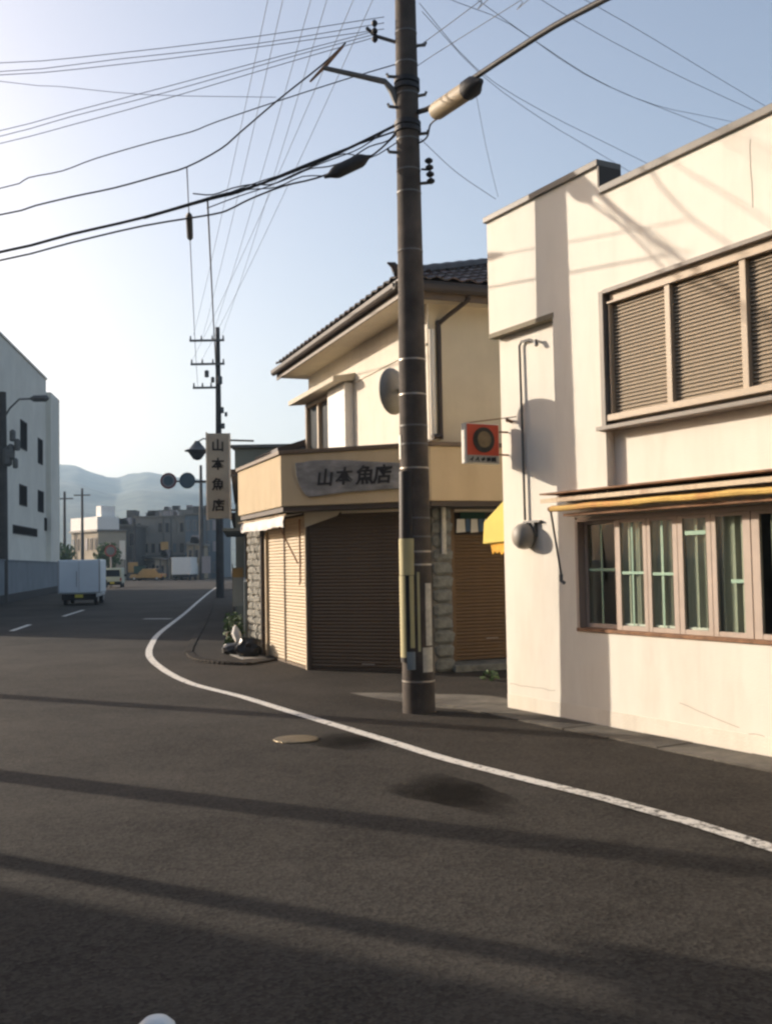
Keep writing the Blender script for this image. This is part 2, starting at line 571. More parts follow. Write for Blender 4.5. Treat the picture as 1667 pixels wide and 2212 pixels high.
M['hill'] = mat('wooded hill', (0.055, 0.07, 0.045), 0.95, 0.7, 0.05, 0.0)
M['van_white'] = mat('pale van paint', (0.72, 0.77, 0.79), 0.35, 0.04, 1)
M['tyre'] = mat('black rubber', (0.014, 0.014, 0.014), 0.85, 0.1)
M['chrome'] = mat('wheel steel', (0.35, 0.35, 0.35), 0.4, 0.1, metal=0.5)
M['plate_yellow'] = mat('yellow plate', (0.62, 0.50, 0.06), 0.5, 0.05)
M['tail_red'] = mat('red lens', (0.35, 0.02, 0.015), 0.3, 0.05)
M['car_cream'] = mat('cream car paint', (0.55, 0.56, 0.42), 0.35, 0.05)
M['car_orange'] = mat('orange car paint', (0.42, 0.25, 0.08), 0.35, 0.05)
M['sign_blue'] = mat('blue grey sign face', (0.10, 0.135, 0.155), 0.6, 0.1)
M['sign_red'] = mat('dark red sign ring', (0.20, 0.045, 0.05), 0.6, 0.1)
M['sign_pale'] = mat('pale sign ring', (0.30, 0.27, 0.27), 0.6, 0.1)
M['patch'] = mat('dark asphalt patch', (0.013, 0.011, 0.009), 0.9, 0.3, 5, 0.2, 80, spec=0.05)
M['manhole'] = mat('worn iron cover', (0.20, 0.16, 0.095), 0.35, 0.25, 8, 0.15, 60, metal=0.7)
M['house_wall'] = mat('grey house wall', (0.40, 0.38, 0.33), 0.9, 0.08, 1)

# ================================================================== STRUCTURE: ground, road, markings
def soft_stain(name, col):
    m = mat(name, col, 0.9, 0.3, 5, 0.2, 80, spec=0.05)
    nt = m.node_tree
    N, L = nt.nodes, nt.links
    tc = N.new('ShaderNodeTexCoord')
    vm = N.new('ShaderNodeVectorMath')
    vm.operation = 'DISTANCE'
    vm.inputs[1].default_value = (.5, .5, 0)
    mp = N.new('ShaderNodeMapping')
    mp.inputs['Scale'].default_value = (1, 1, 0)
    L.new(tc.outputs['Generated'], mp.inputs['Vector'])
    L.new(mp.outputs['Vector'], vm.inputs[0])
    nz = N.new('ShaderNodeTexNoise')
    nz.inputs['Scale'].default_value = 5
    nz.inputs['Detail'].default_value = 8
    nz.inputs['Roughness'].default_value = .75
    L.new(tc.outputs['Object'], nz.inputs['Vector'])
    ma = N.new('ShaderNodeMath')
    ma.operation = 'MULTIPLY_ADD'
    L.new(nz.outputs['Fac'], ma.inputs[0])
    ma.inputs[1].default_value = .45
    L.new(vm.outputs['Value'], ma.inputs[2])
    mr = N.new('ShaderNodeMapRange')
    mr.inputs['From Min'].default_value = .34
    mr.inputs['From Max'].default_value = .70
    mr.inputs['To Min'].default_value = .75
    mr.inputs['To Max'].default_value = 0
    L.new(ma.outputs[0], mr.inputs['Value'])
    tr = N.new('ShaderNodeBsdfTransparent')
    mx = N.new('ShaderNodeMixShader')
    L.new(mr.outputs['Result'], mx.inputs['Fac'])
    L.new(tr.outputs['BSDF'], mx.inputs[1])
    L.new(N['Principled BSDF'].outputs['BSDF'], mx.inputs[2])
    L.new(mx.outputs['Shader'], N['Material Output'].inputs['Surface'])
    return m


M['stain2'] = soft_stain('faint asphalt stain', (.020, .017, .014))
M['stain'] = soft_stain('damp asphalt stain', (.011, .0095, .008))
g = MB()
g.quad(V(-2500, -60, -0.02), V(2500, -60, -0.02), V(2500, 2600, -0.02), V(-2500, 2600, -0.02))
g.build('ground', M['soil'], kind='structure')

LINE = [(-15.6, 100), (-12.13, 73.0), (-9.62, 54.7), (-6.98, 36.0), (-5.6, 25.8), (-4.98, 22.1), (-4.50, 19.7), (-4.04, 17.94), (-3.31, 15.79),
        (-2.63, 14.19), (-1.82, 12.83), (-1.12, 11.49), (-0.56, 10.45), (0.0, 9.40), (0.44, 8.55), (0.83, 7.93), (1.26, 7.27), (1.41, 7.05),
        (1.70, 6.53), (1.79, 6.38), (2.07, 5.79), (2.7, 4.5), (3.8, 2.2), (5.0, -0.3), (6.2, -3)]
LP = smooth_path([V(x, y, 0) for x, y in LINE], 6)


def ribbon(pts, w, z):
    b = MB()
    L_, R_ = [], []
    for i, p in enumerate(pts):
        t = (pts[min(i + 1, len(pts) - 1)] - pts[max(i - 1, 0)])
        t.z = 0
        t.normalize()
        n = V(-t.y, t.x, 0)
        jitter = 0.006 * mnoise.noise(p * 3.1)
        L_.append(b.bm.verts.new(V(p.x, p.y, z) + n * (w / 2 + jitter)))
        R_.append(b.bm.verts.new(V(p.x, p.y, z) - n * (w / 2 - jitter)))
    for i in range(len(pts) - 1):
        b.bm.faces.new((L_[i], L_[i + 1], R_[i + 1], R_[i]))
    return b


r = MB()
r.quad(V(-60, -30, 0), V(40, -30, 0), V(40, 230, 0), V(-60, 230, 0))
r.build('road', M['asphalt'], kind='structure')
# verge asphalt on the building side of the white line
b = MB()
lv = [b.bm.verts.new(V(p.x, p.y, 0.004)) for p in LP]
rv = [b.bm.verts.new(V(p.x + 7 + 0.02 * p.y, p.y + 4, 0.004)) for p in LP]
for i in range(len(lv) - 1):
    b.bm.faces.new((lv[i], lv[i + 1], rv[i + 1], rv[i]))
b.build('verge', M['verge'], kind='structure')


def seg(y0, y1):
    return [p for p in LP if y0 <= p.y <= y1]


ribbon(seg(7.45, 100), 0.125, 0.010).build('edge_line', M['line'], kind='structure')
ribbon(seg(-3, 7.55), 0.125, 0.011).build('edge_line', M['line_worn'], kind='structure')
for a, c in (((-10.95, 35.3), (-11.75, 40.4)), ((-9.85, 27.4), (-10.4, 30.4))):
    ribbon([V(a[0], a[1], 0), V(c[0], c[1], 0)], 0.14, 0.008).build('centre_dash', M['line'], kind='structure')
ribbon([V(-7.6, 32.6, 0), V(-6.7, 32.35, 0)], 0.3, 0.008).build('stop_mark', M['line'], kind='structure')

# raised pavement and kerb beyond the shop
kb = [(-2.2, 16.9), (-2.75, 17.25), (-3.2, 17.95), (-3.52, 19.0), (-3.82, 20.6), (-5.34, 31.1), (-8.3, 50.5), (-8.9, 54.5)]
b = MB()
b.prism([V(x, y, 0) for x, y in kb] + [V(-4.0, 56, 0), V(-1.0, 31, 0), V(-1.6, 19, 0), V(-1.9, 17.6, 0)], V(0, 0, 0.035))
b.build('pavement', M['verge'], kind='structure')
kroot = tag(bpy.data.objects.new('kerb', None), kind='structure')
COL.objects.link(kroot)
kp = smooth_path([V(x, y, 0) for x, y in kb], 6)
kn = 0
dist = 0
for i in range(len(kp) - 1):
    a, c = kp[i], kp[i + 1]
    n_ = max(1, int((c - a).length / 1.2))
    for k in range(n_):
        p, q = a.lerp(c, k / n_), a.lerp(c, (k + 1) / n_)
        d = (q - p).normalized()
        nn = V(-d.y, d.x, 0)
        p2, q2 = p + d * 0.006, q - d * 0.006
        MB().prism([p2 + nn * 0.14 , q2 + nn * 0.14, q2 - nn * 0.012, p2 - nn * 0.012], V(0, 0, 0.05)).build('kerb_stone', M['verge'], kroot, bevel=0.015)

# ================================================================== WHITE BUILDING
WF = Fr((1.289, 11.433), (.491, -.871), (-.871, -.491))
D = 0.10
wb = thing('white_building', 'white plastered two storey building with louvred shutters on the right', 'building', WF.p(0, 0, 0))
b = MB()
TE = 9.0
b.fbox(WF, 0, TE, -.25, 0, -.05, .90)
b.fbox(WF, 0, 1.20, -.25, 0, .90, 2.02)
b.fbox(WF, 5.6, TE, -.25, 0, .90, 2.02)
b.fbox(WF, 0, TE, -.25, 0, 2.02, 4.30)
b.fbox(WF, 0, .2, -6, -.25, -.05, 4.3)
b.fbox(WF, TE - .2, TE, -6, -.25, -.05, 4.3)
b.fbox(WF, .2, TE - .2, -6, -5.8, -.05, 4.3)
b.build('lower_wall', M['white_wall'], wb)
b = MB()
b.fbox(WF, -.05, 1.06, 0, D, 4.11, 5.36)
b.fbox(WF, 1.06, 1.81, 0, D, 2.20, 5.36)
b.fbox(WF, 1.81, TE, 0, D, 4.14, 5.08)
b.fbox(WF, 5.3, TE, 0, D, 2.87, 4.14)
b.fbox(WF, -.05, 1.81, -.14, 0, 4.3, 5.36)
b.fbox(WF, 1.81, TE, -.14, 0, 4.3, 5.08)
b.fbox(WF, -.05, .1, -6, -.14, 4.3, 5.1)
b.build('upper_wall', M['white_wall'], wb)
MB().fbox(WF, .2, TE - .2, -5.8, -.14, 4.2, 4.32).build('roof', M['concrete'], wb)
b = MB()
b.fbox(WF, -.08, 1.83, -.17, D + .035, 5.36, 5.425)
b.build('coping', M['coping'], wb, bevel=.008)
b = MB()
b.fbox(WF, 1.84, TE, -.17, D + .035, 5.08, 5.15)
b.build('coping', M['coping'], wb, bevel=.008)
MB().fbox(WF, 1.812, 1.835, -.16, D + .02, 5.152, 5.36).build('parapet_end_shade', M['brown'], wb)  # dark panel stands in for shade on the parapet's end face
MB().fbox(WF, -.052, 1.075, .0, D + .006, 4.06, 4.11).build('soffit_trim', M['trim_olive'], wb)
# plaster crack near the ground: thin raised render band
MB().fbox(WF, 0.0, TE, .0, .004, -.03, .16).build('render_base', mat('base render', (.775, .72, .615), .9, .05, 2, .1, 60, stain=.4, stain_col=(.42, .36, .25), stain_scale=1.5), wb)

def wall_crack(pts, o, name='wall_crack'):
    b = MB()
    b.tube([WF.p(t + .012 * mnoise.noise(V(t * 9, z * 9, 1)), o, z + .012 * mnoise.noise(V(t * 7, z * 7, 5))) for t, z in pts], .0028, 4)
    b.build(name, M['crack'], wb)


M['crack'] = mat('hairline crack', (.30, .25, .19), .9, .1)  # dull brown for the hairline cracks in the plaster
wall_crack([(3.62, 4.95 - k * .05) for k in range(12)], D)
wall_crack([(2.55 + k * .06, .33 - .012 * k) for k in range(12)], .001)
wall_crack([(.05 + k * .06, .27 + .006 * sin(k)) for k in range(14)], .001)
wall_crack([(3.3 + k * .07, .16 + .01 * sin(k * 1.3)) for k in range(9)], .001)

# louvred shutter bank
T0, T1, Z0, Z1 = 1.82, 5.30, 2.90, 4.135
b = MB()
b.fbox(WF, T0 - .01, T0 + .05, .0, D + .05, Z0 - .06, Z1 + .0)
b.fbox(WF, T0 + .05, T1, .0, D + .05, Z1 - .03, Z1 + .01)
b.build('shutter_frame', M['grey_frame'], wb, bevel=.004)
MB().fbox(WF, T0 + .05, T1, -.01, .012, Z0, Z1 - .03).build('shutter_back', M['dark'], wb)
MB().fbox(WF, T0 + .085, T1, .03, D - .005, 4.02, Z1 - .032).build('shutter_head', M['louvre_frame'], wb, bevel=.004)
MB().fbox(WF, T0 + .085, T1, .03, D + .03, 4.005, 4.02).build('shutter_rail', M['louvre_frame'], wb)
MB().fbox(WF, T0 + .05, T1, .02, D + .04, 2.895, 2.955).build('shutter_rail', M['louvre_frame'], wb, bevel=.004)
MB().fbox(WF, T0 - .08, T1, .0, D + .065, 2.815, 2.855).build('shutter_sill', M['grey_frame'], wb, bevel=.005)
posts = [(1.905, 1.925), (2.635, 2.70), (3.475, 3.54), (4.31, 4.375), (5.15, 5.28)]
for a, c in posts:
    MB().fbox(WF, a, c, .025, D + .015, 2.956, 4.004).build('shutter_post', M['louvre_frame'], wb, bevel=.004)


def slat_mesh(name, length, prof, m, f):
    """a slat of the given length along local x, profile in (outwards, z)"""
    q = MB()
    q.hexa([V(0, f.oy * o, z) for o, z in prof], [V(length, f.oy * o, z) for o, z in prof])
    return q.mesh(name, m)


LOUV = [(0, .034), (.006, .037), (.030, .006), (.030, .0), (.024, .0)]
for (a, c) in ((1.925, 2.635), (2.70, 3.475), (3.54, 4.31), (4.375, 5.15)):
    lm = slat_mesh('louvre_slat', c - a - .004, LOUV, M['louvre'], WF)
    nz_ = 30
    for k in range(nz_):
        z = 2.962 + k * (4.0 - 2.962) / nz_
        piece('louvre_slat', lm, M['louvre'], wb, WF.p(a + .002, .045, z), WF.rot)

# lower window band
b = MB()
b.fbox(WF, 1.20, 5.6, -.14, .015, .895, .93)
b.build('window_sill', M['rust'], wb, bevel=.004)
b = MB()
b.fbox(WF, 1.20, 1.24, -.12, .005, .93, 2.0)
b.fbox(WF, 1.24, 5.6, -.12, .005, 1.975, 2.018)
b.build('window_frame', M['pink_frame'], wb, bevel=.003)
MB().fbox(WF, 1.21, 5.59, -2.4, -2.35, .3, 2.4).build('room_wall', M['room'], wb)
sashes = [(1.245, 1.755, -.075), (1.755, 2.18, -.02), (2.18, 2.565, -.02), (2.565, 2.955, -.02), (2.955, 3.38, -.02), (3.385, 3.98, -.02), (3.98, 4.5, -.02), (4.5, 5.05, -.02), (5.05, 5.58, -.02)]
stile = [(.045, .07), (.07, .05), (.05, .062), (.062, .055), (.055, .085), (.085, .06), (.06, .06), (.06, .06), (.06, .06)]
gm = M['green']
for i, ((a, c, o), (s0, s1)) in enumerate(zip(sashes, stile)):
    b = MB()
    b.fbox(WF, a + .002, a + s0, o - .03, o, .931, 1.974)
    b.fbox(WF, c - s1, c - .002, o - .03, o, .931, 1.974)
    b.fbox(WF, a + s0, c - s1, o - .028, o - .002, .931, .975)
    b.fbox(WF, a + s0, c - s1, o - .028, o - .002, 1.945, 1.974)
    sash = b.build('window', M['pink_frame'], wb, bevel=.003)
    MB().fbox(WF, a + s0, c - s1, o - .018, o - .013, .975, 1.945).build('pane', M['glass'], sash)
    mid = (a + s0 + c - s1) / 2
    if i < 3:
        MB().fbox(WF, mid - .010, mid + .009, o - .0125, o - .0100, .98, 1.94).build('green_strip', gm, sash)
        z = (1.50, 1.47, 1.46)[i]
        MB().fbox(WF, a + s0 + .01, c - s1 - .005, o - .0098, o - .0075, z - .012, z + .013).build('green_strip', gm, sash)
    if i == 3: MB().fbox(WF, a + s0 + .02, c - s1 - .01, o - .0098, o - .0075, 1.80, 1.835).build('green_strip', gm, sash)
    if i == 4: MB().fbox(WF, mid + .0, c - s1 - .005, o - .0098, o - .0075, 1.385, 1.415).build('green_strip', gm, sash)
    if 0 < i < 4: MB().fbox(WF, a + s0 + .01, c - s1, o - .060, o - .03, .976, .995).build('sill_highlight', M['white_paint'], sash)  # white bar put in for the bright highlight along the sill
# curtains hanging inside
for a, c in ((1.80, 3.42), (3.55, 5.5)):
    b = MB()
    n_ = 90
    top, bot = [], []
    for k in range(n_ + 1):
        t = a + (c - a) * k / n_
        o = -.068 + .017 * sin(k * 1.1 + .7 * sin(k * .31)) + .006 * sin(k * 2.7)
        top.append(b.bm.verts.new(WF.p(t, o, 1.99)))
        bot.append(b.bm.verts.new(WF.p(t, o * 1.02, .96)))
    for k in range(n_): b.bm.faces.new((top[k], top[k + 1], bot[k + 1], bot[k]))
    b.build('curtain', M['curtain'], wb, smooth=True)

# canopy with the rolled awning
cn = MB()
cn.hexa([WF.p(1.10, 0, 2.19), WF.p(5.9, 0, 2.19), WF.p(5.9, .33, 2.165), WF.p(1.10, .33, 2.165)],
        [WF.p(1.10, 0, 2.245), WF.p(5.9, 0, 2.245), WF.p(5.9, .33, 2.205), WF.p(1.10, .33, 2.205)])
can = cn.build('canopy', M['rust_cream'], wb, bevel=.004)
MB().fbox(WF, 1.085, 5.92, -.002, .345, 2.2465, 2.262).build('canopy_top', M['rust'], can)
MB().fbox(WF, 1.09, 5.9, .331, .338, 2.165, 2.205).build('drip_edge', M['rust_cream'], can)
b = MB()
pts = [WF.p(1.18 + k * .12, .27 + .004 * sin(k * 1.7), 2.108 - .004 * sin(k * .9) - .00 * k) for k in range(40)]
b.tube(pts, [.030 + .006 * mnoise.noise(V(k * .55, 3, 1)) for k in range(40)], 8)
aw = b.build('awning_roll', M['awning_roll'], wb, smooth=True)
MB().tube([WF.p(1.14, .27, 2.105), WF.p(1.30, .27, 2.108)], .024, 8).build('roll_end', M['rust'], aw)
MB().fbox(WF, 1.28, 5.9, .06, .21, 2.03, 2.055).build('awning_box', M['rust'], wb)
b = MB()
b.tube([WF.p(1.10, .22, 2.10), WF.p(1.17, .21, 1.72), WF.p(1.215, .20, 1.46)], .011, 6)
b.tube([WF.p(1.215, .20, 1.46), WF.p(1.21, .20, 1.40), WF.p(1.25, .19, 1.375)], .018, 6)
b.build('awning_crank', M['steel'], wb, smooth=True)
# wall conduit, hook and hood
b = MB()
b.tube([WF.p(.72, .05, 3.88), WF.p(.60, .045, 3.93), WF.p(.43, .03, 3.94), WF.p(.40, .03, 3.90), WF.p(.415, .03, 3.05), WF.p(.425, .03, 2.03)], .014, 6)
b.build('conduit', M['steel'], wb, smooth=True)
MB().tube([WF.p(.71, .05, 3.90), WF.p(.735, .06, 3.84)], .022, 6).build('conduit_hook', M['steel'], wb)
hood = MB()
hc = WF.p(.47, .02, 1.86)
hood.lathe(hc, WF.n * 1.0 + WF.d * -.15, [(0, .12), (.02, .135), (.06, .14), (.11, .13), (.15, .10), (.17, .05), (.175, .01)], 22)
hd = hood.build('exhaust_hood', mat('grey hood', (.30, .275, .235), .55, .15, 8, .03), wb, smooth=True)
b = MB()
b.fbox(WF, .40, .68, .0, .04, 2.00, 2.02)
b.fbox(WF, .44, .52, .0, .09, 1.95, 2.00)
b.fbox(WF, .56, .60, .0, .05, 1.86, 2.00)
b.build('hood_bracket', M['steel'], wb)
b = MB()
b.tube([WF.p(.14, .02, 3.13), WF.p(.20, .07, 3.13), WF.p(.26, .05, 3.10)], .02, 6)
b.build('wall_hook', M['rust'], wb, smooth=True)
# yellow awning on the alley side
ya = thing('yellow_awning', 'bright yellow awning seen side on, sticking out past the white building corner', 'awning', WF.p(0, 0, 2.0))
b = MB()
b.prism([WF.p(-.03, -.06, 2.30), WF.p(-.47, -.06, 2.05), WF.p(-.50, -.06, 1.80), WF.p(-.03, -.06, 1.82)], WF.n * -1.3)
b.build('awning_cover', M['yellow_cloth'], ya, bevel=.01)
b = MB()
zz = [WF.p(-.40 + .045 * k, -.10, 1.80) for k in range(9)]
zb_ = [WF.p(-.37 + .043 * k, -.10, 1.68 + .035 * (k % 2) + .01 * sin(k)) for k in range(9)]
for k in range(8):
    b.hexa([zz[k], zz[k + 1], zz[k + 1] - WF.n * .02, zz[k] - WF.n * .02], [zb_[k], zb_[k + 1], zb_[k + 1] - WF.n * .02, zb_[k] - WF.n * .02])
b.build('valance', M['orange_cloth'], ya)

# ================================================================== GUTTER STRIP along the white wall (setting)
b = MB()
ap = smooth_path([V(-.50, 13.0, .007), V(-.2, 12.5, .007), V(.2, 12.0, .007), V(.6, 11.45, .007), V(1.2, 11.28, .007), V(1.30, 11.6, .007), V(1.35, 12.2, .007), V(1.0, 12.6, .007), V(.4, 12.75, .007), V(-.1, 12.95, .007)], 4)
b.bm.faces.new([b.bm.verts.new(p) for p in ap])
b.build('concrete_apron', M['gutter'], kind='structure')
gs = tag(bpy.data.objects.new('gutter_strip', None), kind='structure')
COL.objects.link(gs)
for k in range(14):
    t0 = -1.6 + k * .62
    MB().fbox(WF, t0 + .006, t0 + .614, .03, .46 + .01 * random.uniform(-1, 1), -.04, .016 + .004 * random.random()).build(
        'gutter_slab', M['gutter'] , gs, bevel=.006)

# ================================================================== SHOP
A2, B2 = (-1.24, 15.9), (.647, 15.177)
F1 = Fr(A2, (-.351, .936), (-.936, -.351))
F2 = Fr(A2, (B2[0] - A2[0], B2[1] - A2[1]), (B2[1] - A2[1], -(B2[0] - A2[0])))
F3 = Fr(B2, (.936, .351), (.351, -.936))
L2 = (V(*B2, 0) - V(*A2, 0)).length


def inter(fa, oa, fb, ob):
    """corner where wall line a (offset oa) meets wall line b (offset ob)"""
    p, q = fa.p(0, oa, 0), fb.p(0, ob, 0)
    den = fa.d.x * fb.d.y - fa.d.y * fb.d.x
    w = q - p
    t = (w.x * fb.d.y - w.y * fb.d.x) / den
    return p + fa.d * t


shop = thing('fish_shop', 'two storey fish shop on the corner with tan fascia, tiled roof and rolled down shutters', 'shop', V(*A2, 0))


def ring(o_out, o_in, z0, z1, e1, e3):
    b = MB()
    out = [F1.p(e1, o_out, z0), inter(F1, o_out, F2, o_out) + V(0, 0, z0), inter(F2, o_out, F3, o_out) + V(0, 0, z0), F3.p(e3, o_out, z0)]
    inn = [F1.p(e1, o_in, z0), inter(F1, o_in, F2, o_in) + V(0, 0, z0), inter(F2, o_in, F3, o_in) + V(0, 0, z0), F3.p(e3, o_in, z0)]
    up = V(0, 0, z1 - z0)
    vo0 = [b.bm.verts.new(p) for p in out]
    vi0 = [b.bm.verts.new(p) for p in inn]
    vo1 = [b.bm.verts.new(p + up) for p in out]
    vi1 = [b.bm.verts.new(p + up) for p in inn]
    for i in range(3):
        b.bm.faces.new((vo0[i], vo0[i + 1], vo1[i + 1], vo1[i]))
        b.bm.faces.new((vi0[i + 1], vi0[i], vi1[i], vi1[i + 1]))
        b.bm.faces.new((vo1[i], vo1[i + 1], vi1[i + 1], vi1[i]))
        b.bm.faces.new((vo0[i + 1], vo0[i], vi0[i], vi0[i + 1]))
    b.bm.faces.new((vo0[0], vo1[0], vi1[0], vi0[0]))
    b.bm.faces.new((vo0[3], vi0[3], vi1[3], vo1[3]))
    return b


ring(.42, -.15, 2.475, 3.255, 2.75, 2.7).build('fascia', M['fascia'], shop, bevel=.012)
ring(.455, -.15, 3.2555, 3.315, 2.77, 2.7).build('fascia_coping', M['brown_mid'], shop, bevel=.006)
ring(.39, -.15, 2.40, 2.4745, 2.70, 2.7).build('fascia_soffit', M['brown'], shop)
# ground floor body
b = MB()
ia, ib = inter(F1, -.10, F2, -.10), inter(F2, -.10, F3, -.10)
body = [F1.p(3.95, -.10, 0), ia, ib, F3.p(.34, -.10, 0), F3.p(.34, -.62, 0), F3.p(3.2, -.62, 0), F3.p(3.2, -6, 0), F1.p(3.95, -5, 0)]
b.prism([p + V(0, 0, -.02) for p in body], V(0, 0, 2.42))
b.build('ground_floor_wall', M['brown'], shop)
MB().prism([F1.p(3.9, -.1, 2.41), inter(F1, -.05, F2, -.05) + V(0, 0, 2.41), inter(F2, -.05, F3, -.05) + V(0, 0, 2.41), F3.p(3.2, -.05, 2.41), F3.p(3.2, -6, 2.41), F1.p(3.9, -5, 2.41)], V(0, 0, .75)).build('floor_slab', M['brown_mid'], shop)

SP = [(0, 0), (.004, .002), (.013, .014), (.015, .027), (.012, .040), (.003, .050), (0, .051)]


def shutter(f, t0, t1, o, z0, z1, m, frame_m):
    sm = slat_mesh('shutter_slat', t1 - t0, SP, m, f)
    n_ = int((z1 - z0) / .052)
    for k in range(n_):
        piece('shutter_slat', sm, m, shop, f.p(t0, o + .003 * mnoise.noise(V(t0, k * .7, 2)), z0 + k * (z1 - z0) / n_), f.rot)
    MB().fbox(f, t0, t1, o - .02, o + .02, z0 - .04, z0 - .004).build('shutter_foot', frame_m, shop)


shutter(F1, .06, 1.255, -.03, .05, 2.36, M['shutter_beige'], M['brown_mid'])
shutter(F1, 1.30, 2.38, -.03, .05, 2.36, M['shutter_beige'], M['brown_mid'])
shutter(F2, .07, L2 - .07, -.03, .05, 2.36, M['shutter_dark'], M['brown'])
shutter(F3, .60, 1.95, -.52, .16, 2.02, M['shutter_rust'], M['shutter_rust'])
MB().fbox(F1, 1.258, 1.297, -.06, .0, 0, 2.40).build('shutter_rail', M['brown_mid'], shop)
MB().fbox(F1, .012, .056, -.06, .0, 0, 2.40).build('shutter_rail', M['shutter_beige'], shop)
MB().fbox(F1, 2.384, 2.44, -.09, .03, 0, 2.40).build('shutter_rail', M['shutter_beige'], shop)
MB().fbox(F2, .02, .066, -.06, -.002, 0, 2.40).build('shutter_rail', M['brown'], shop)
MB().fbox(F2, L2 - .066, L2 - .02, -.06, -.002, 0, 2.40).build('shutter_rail', M['brown'], shop)
MB().fbox(F2, .62, L2 - .07, -.01, .04, 2.36, 2.405).build('shutter_head', M['soffit'], shop)
b = MB()
b.hexa([F2.p(.02, .03, 2.17), F2.p(.55, .03, 2.33), F2.p(.62, .03, 2.40), F2.p(.02, .03, 2.40)],
       [F2.p(.02, .05, 2.17), F2.p(.55, .05, 2.33), F2.p(.62, .05, 2.40), F2.p(.02, .05, 2.40)])
b.build('folded_flap', M['soffit'], shop)
MB().fbox(F2, .9, 1.1, -.018, .0, .10, .115).build('shutter_handle', M['band'], shop)
# recessed bay at the right: step, jamb, hanging cloth
MB().fbox(F3, .30, 3.0, -.60, .12, -.02, .10).build('door_step', M['stone_dark'], shop, bevel=.01)
MB().fbox(F3, .545, .595, -.61, -.49, .10, 2.40).build('shutter_rail', M['shutter_rust'], shop)
MB().fbox(F3, 1.10, 1.30, -.505, -.497, .42, .435).build('shutter_handle', M['band'], shop)
MB().fbox(F3, .60, 1.95, -.60, -.46, 2.365, 2.405).build('bay_head', M['soffit'], shop)
nb = thing('shop_curtain', 'small cloth of green, white and blue hanging above the rust brown shutter', 'curtain', F3.p(.9, -.46, 2.1))
MB().fbox(F3, .69, 1.10, -.475, -.46, 2.255, 2.36).build('green_band', M['deep_green'], nb)
for k, (a, c, mm) in enumerate(((.62, .77, 'white_paint'), (.775, .855, 'blue_cloth'), (.86, .985, 'white_paint'), (.99, 1.09, 'blue_cloth'), (1.095, 1.25, 'white_paint'))):
    b = MB()
    z0 = 2.045 + .012 * (k % 2)
    b.hexa([F3.p(a, -.475, z0), F3.p(c, -.475, z0 + .01), F3.p(c, -.465, z0 + .01), F3.p(a, -.465, z0)],
           [F3.p(a + .01, -.475, 2.253), F3.p(c - .01, -.475, 2.253), F3.p(c - .01, -.465, 2.253), F3.p(a + .01, -.465, 2.253)])
    b.build('cloth_panel', M[mm], nb)
# stone pillars
def stone_mesh(name, m, sx, sy, sz, seed):
    q = MB()
    g_ = bmesh.ops.create_cube(q.bm, size=1.0)
    bmesh.ops.bevel(q.bm, geom=q.bm.edges[:], offset=.22, segments=1, affect='EDGES')
    for v in q.bm.verts:
        k = 1 + .22 * mnoise.noise(v.co * 2.3 + V(seed * 5.1, seed, 0))
        v.co = V(v.co.x * sx * k, v.co.y * sy * k, v.co.z * sz * k)
    return q.mesh(name, m)


MB().fbox(F1, 2.82, 3.84, -.10, -.02, 0, 2.40).build('pillar_core', M['mortar'], shop)
sms = [stone_mesh('stone', M['stone'], .19, .09, .125, s) for s in range(5)]
for rr_ in range(18):
    for cc in range(5):
        piece('stone', sms[(rr_ * 3 + cc * 7) % 5], M['stone'], shop,
              F1.p(2.92 + cc * .205 + (.08 if rr_ % 2 else 0) * (1 if cc < 4 else 0) + random.uniform(-.012, .012), -.025 + random.uniform(-.008, .012), .075 + rr_ * .131 + random.uniform(-.008, .008)),
              F1.rot @ Matrix.Rotation(random.uniform(-.12, .12), 4, 'Y'), (random.uniform(.9, 1.04), 1, random.uniform(.86, 1.02)))
MB().fbox(F3, .02, .33, -.10, -.02, 0, 2.40).build('pillar_core', M['mortar'], shop)
dms = [stone_mesh('stone', M['stone_dark'], .30, .11, .19, s + 9) for s in range(4)]
for rr_ in range(12):
    piece('stone', dms[rr_ % 4], M['stone_dark'], shop, F3.p(.175 + random.uniform(-.01, .01), -.02, .11 + rr_ * .2), F3.rot @ Matrix.Rotation(random.uniform(-.06, .06), 4, 'Y'), (1, 1, random.uniform(.9, 1.04)))
MB().tube([F3.p(.16, .10, 2.40), F3.p(.16, .10, 1.72)], .038, 10).build('downpipe_stub', M['grey_plate'], shop, smooth=True)
# black recess pipe at the left of the beige shutter
MB().tube([F1.p(2.62, .02, 2.4), F1.p(2.62, .02, .05)], .05, 8).build('downpipe', M['brown'], shop, smooth=True)

# upper storey
UC = (.66, 15.30)
FU = Fr(UC, (-.351, .936), (-.936, -.351))
FR = Fr(UC, (.936, .351), (.351, -.936))
b = MB()
b.prism([FU.p(0, 0, 3.1), FU.p(6.26, 0, 3.1), FU.p(6.26, -6, 3.1), FU.p(0, -6, 3.1)], V(0, 0, 2.5))
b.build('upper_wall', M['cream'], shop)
MB().fbox(FR, .03, 6.2, .0, .012, 3.12, 5.58).build('side_wall_shade', M['cream_shade'], shop)  # thin sheet that paints the side wall's shade over the cream
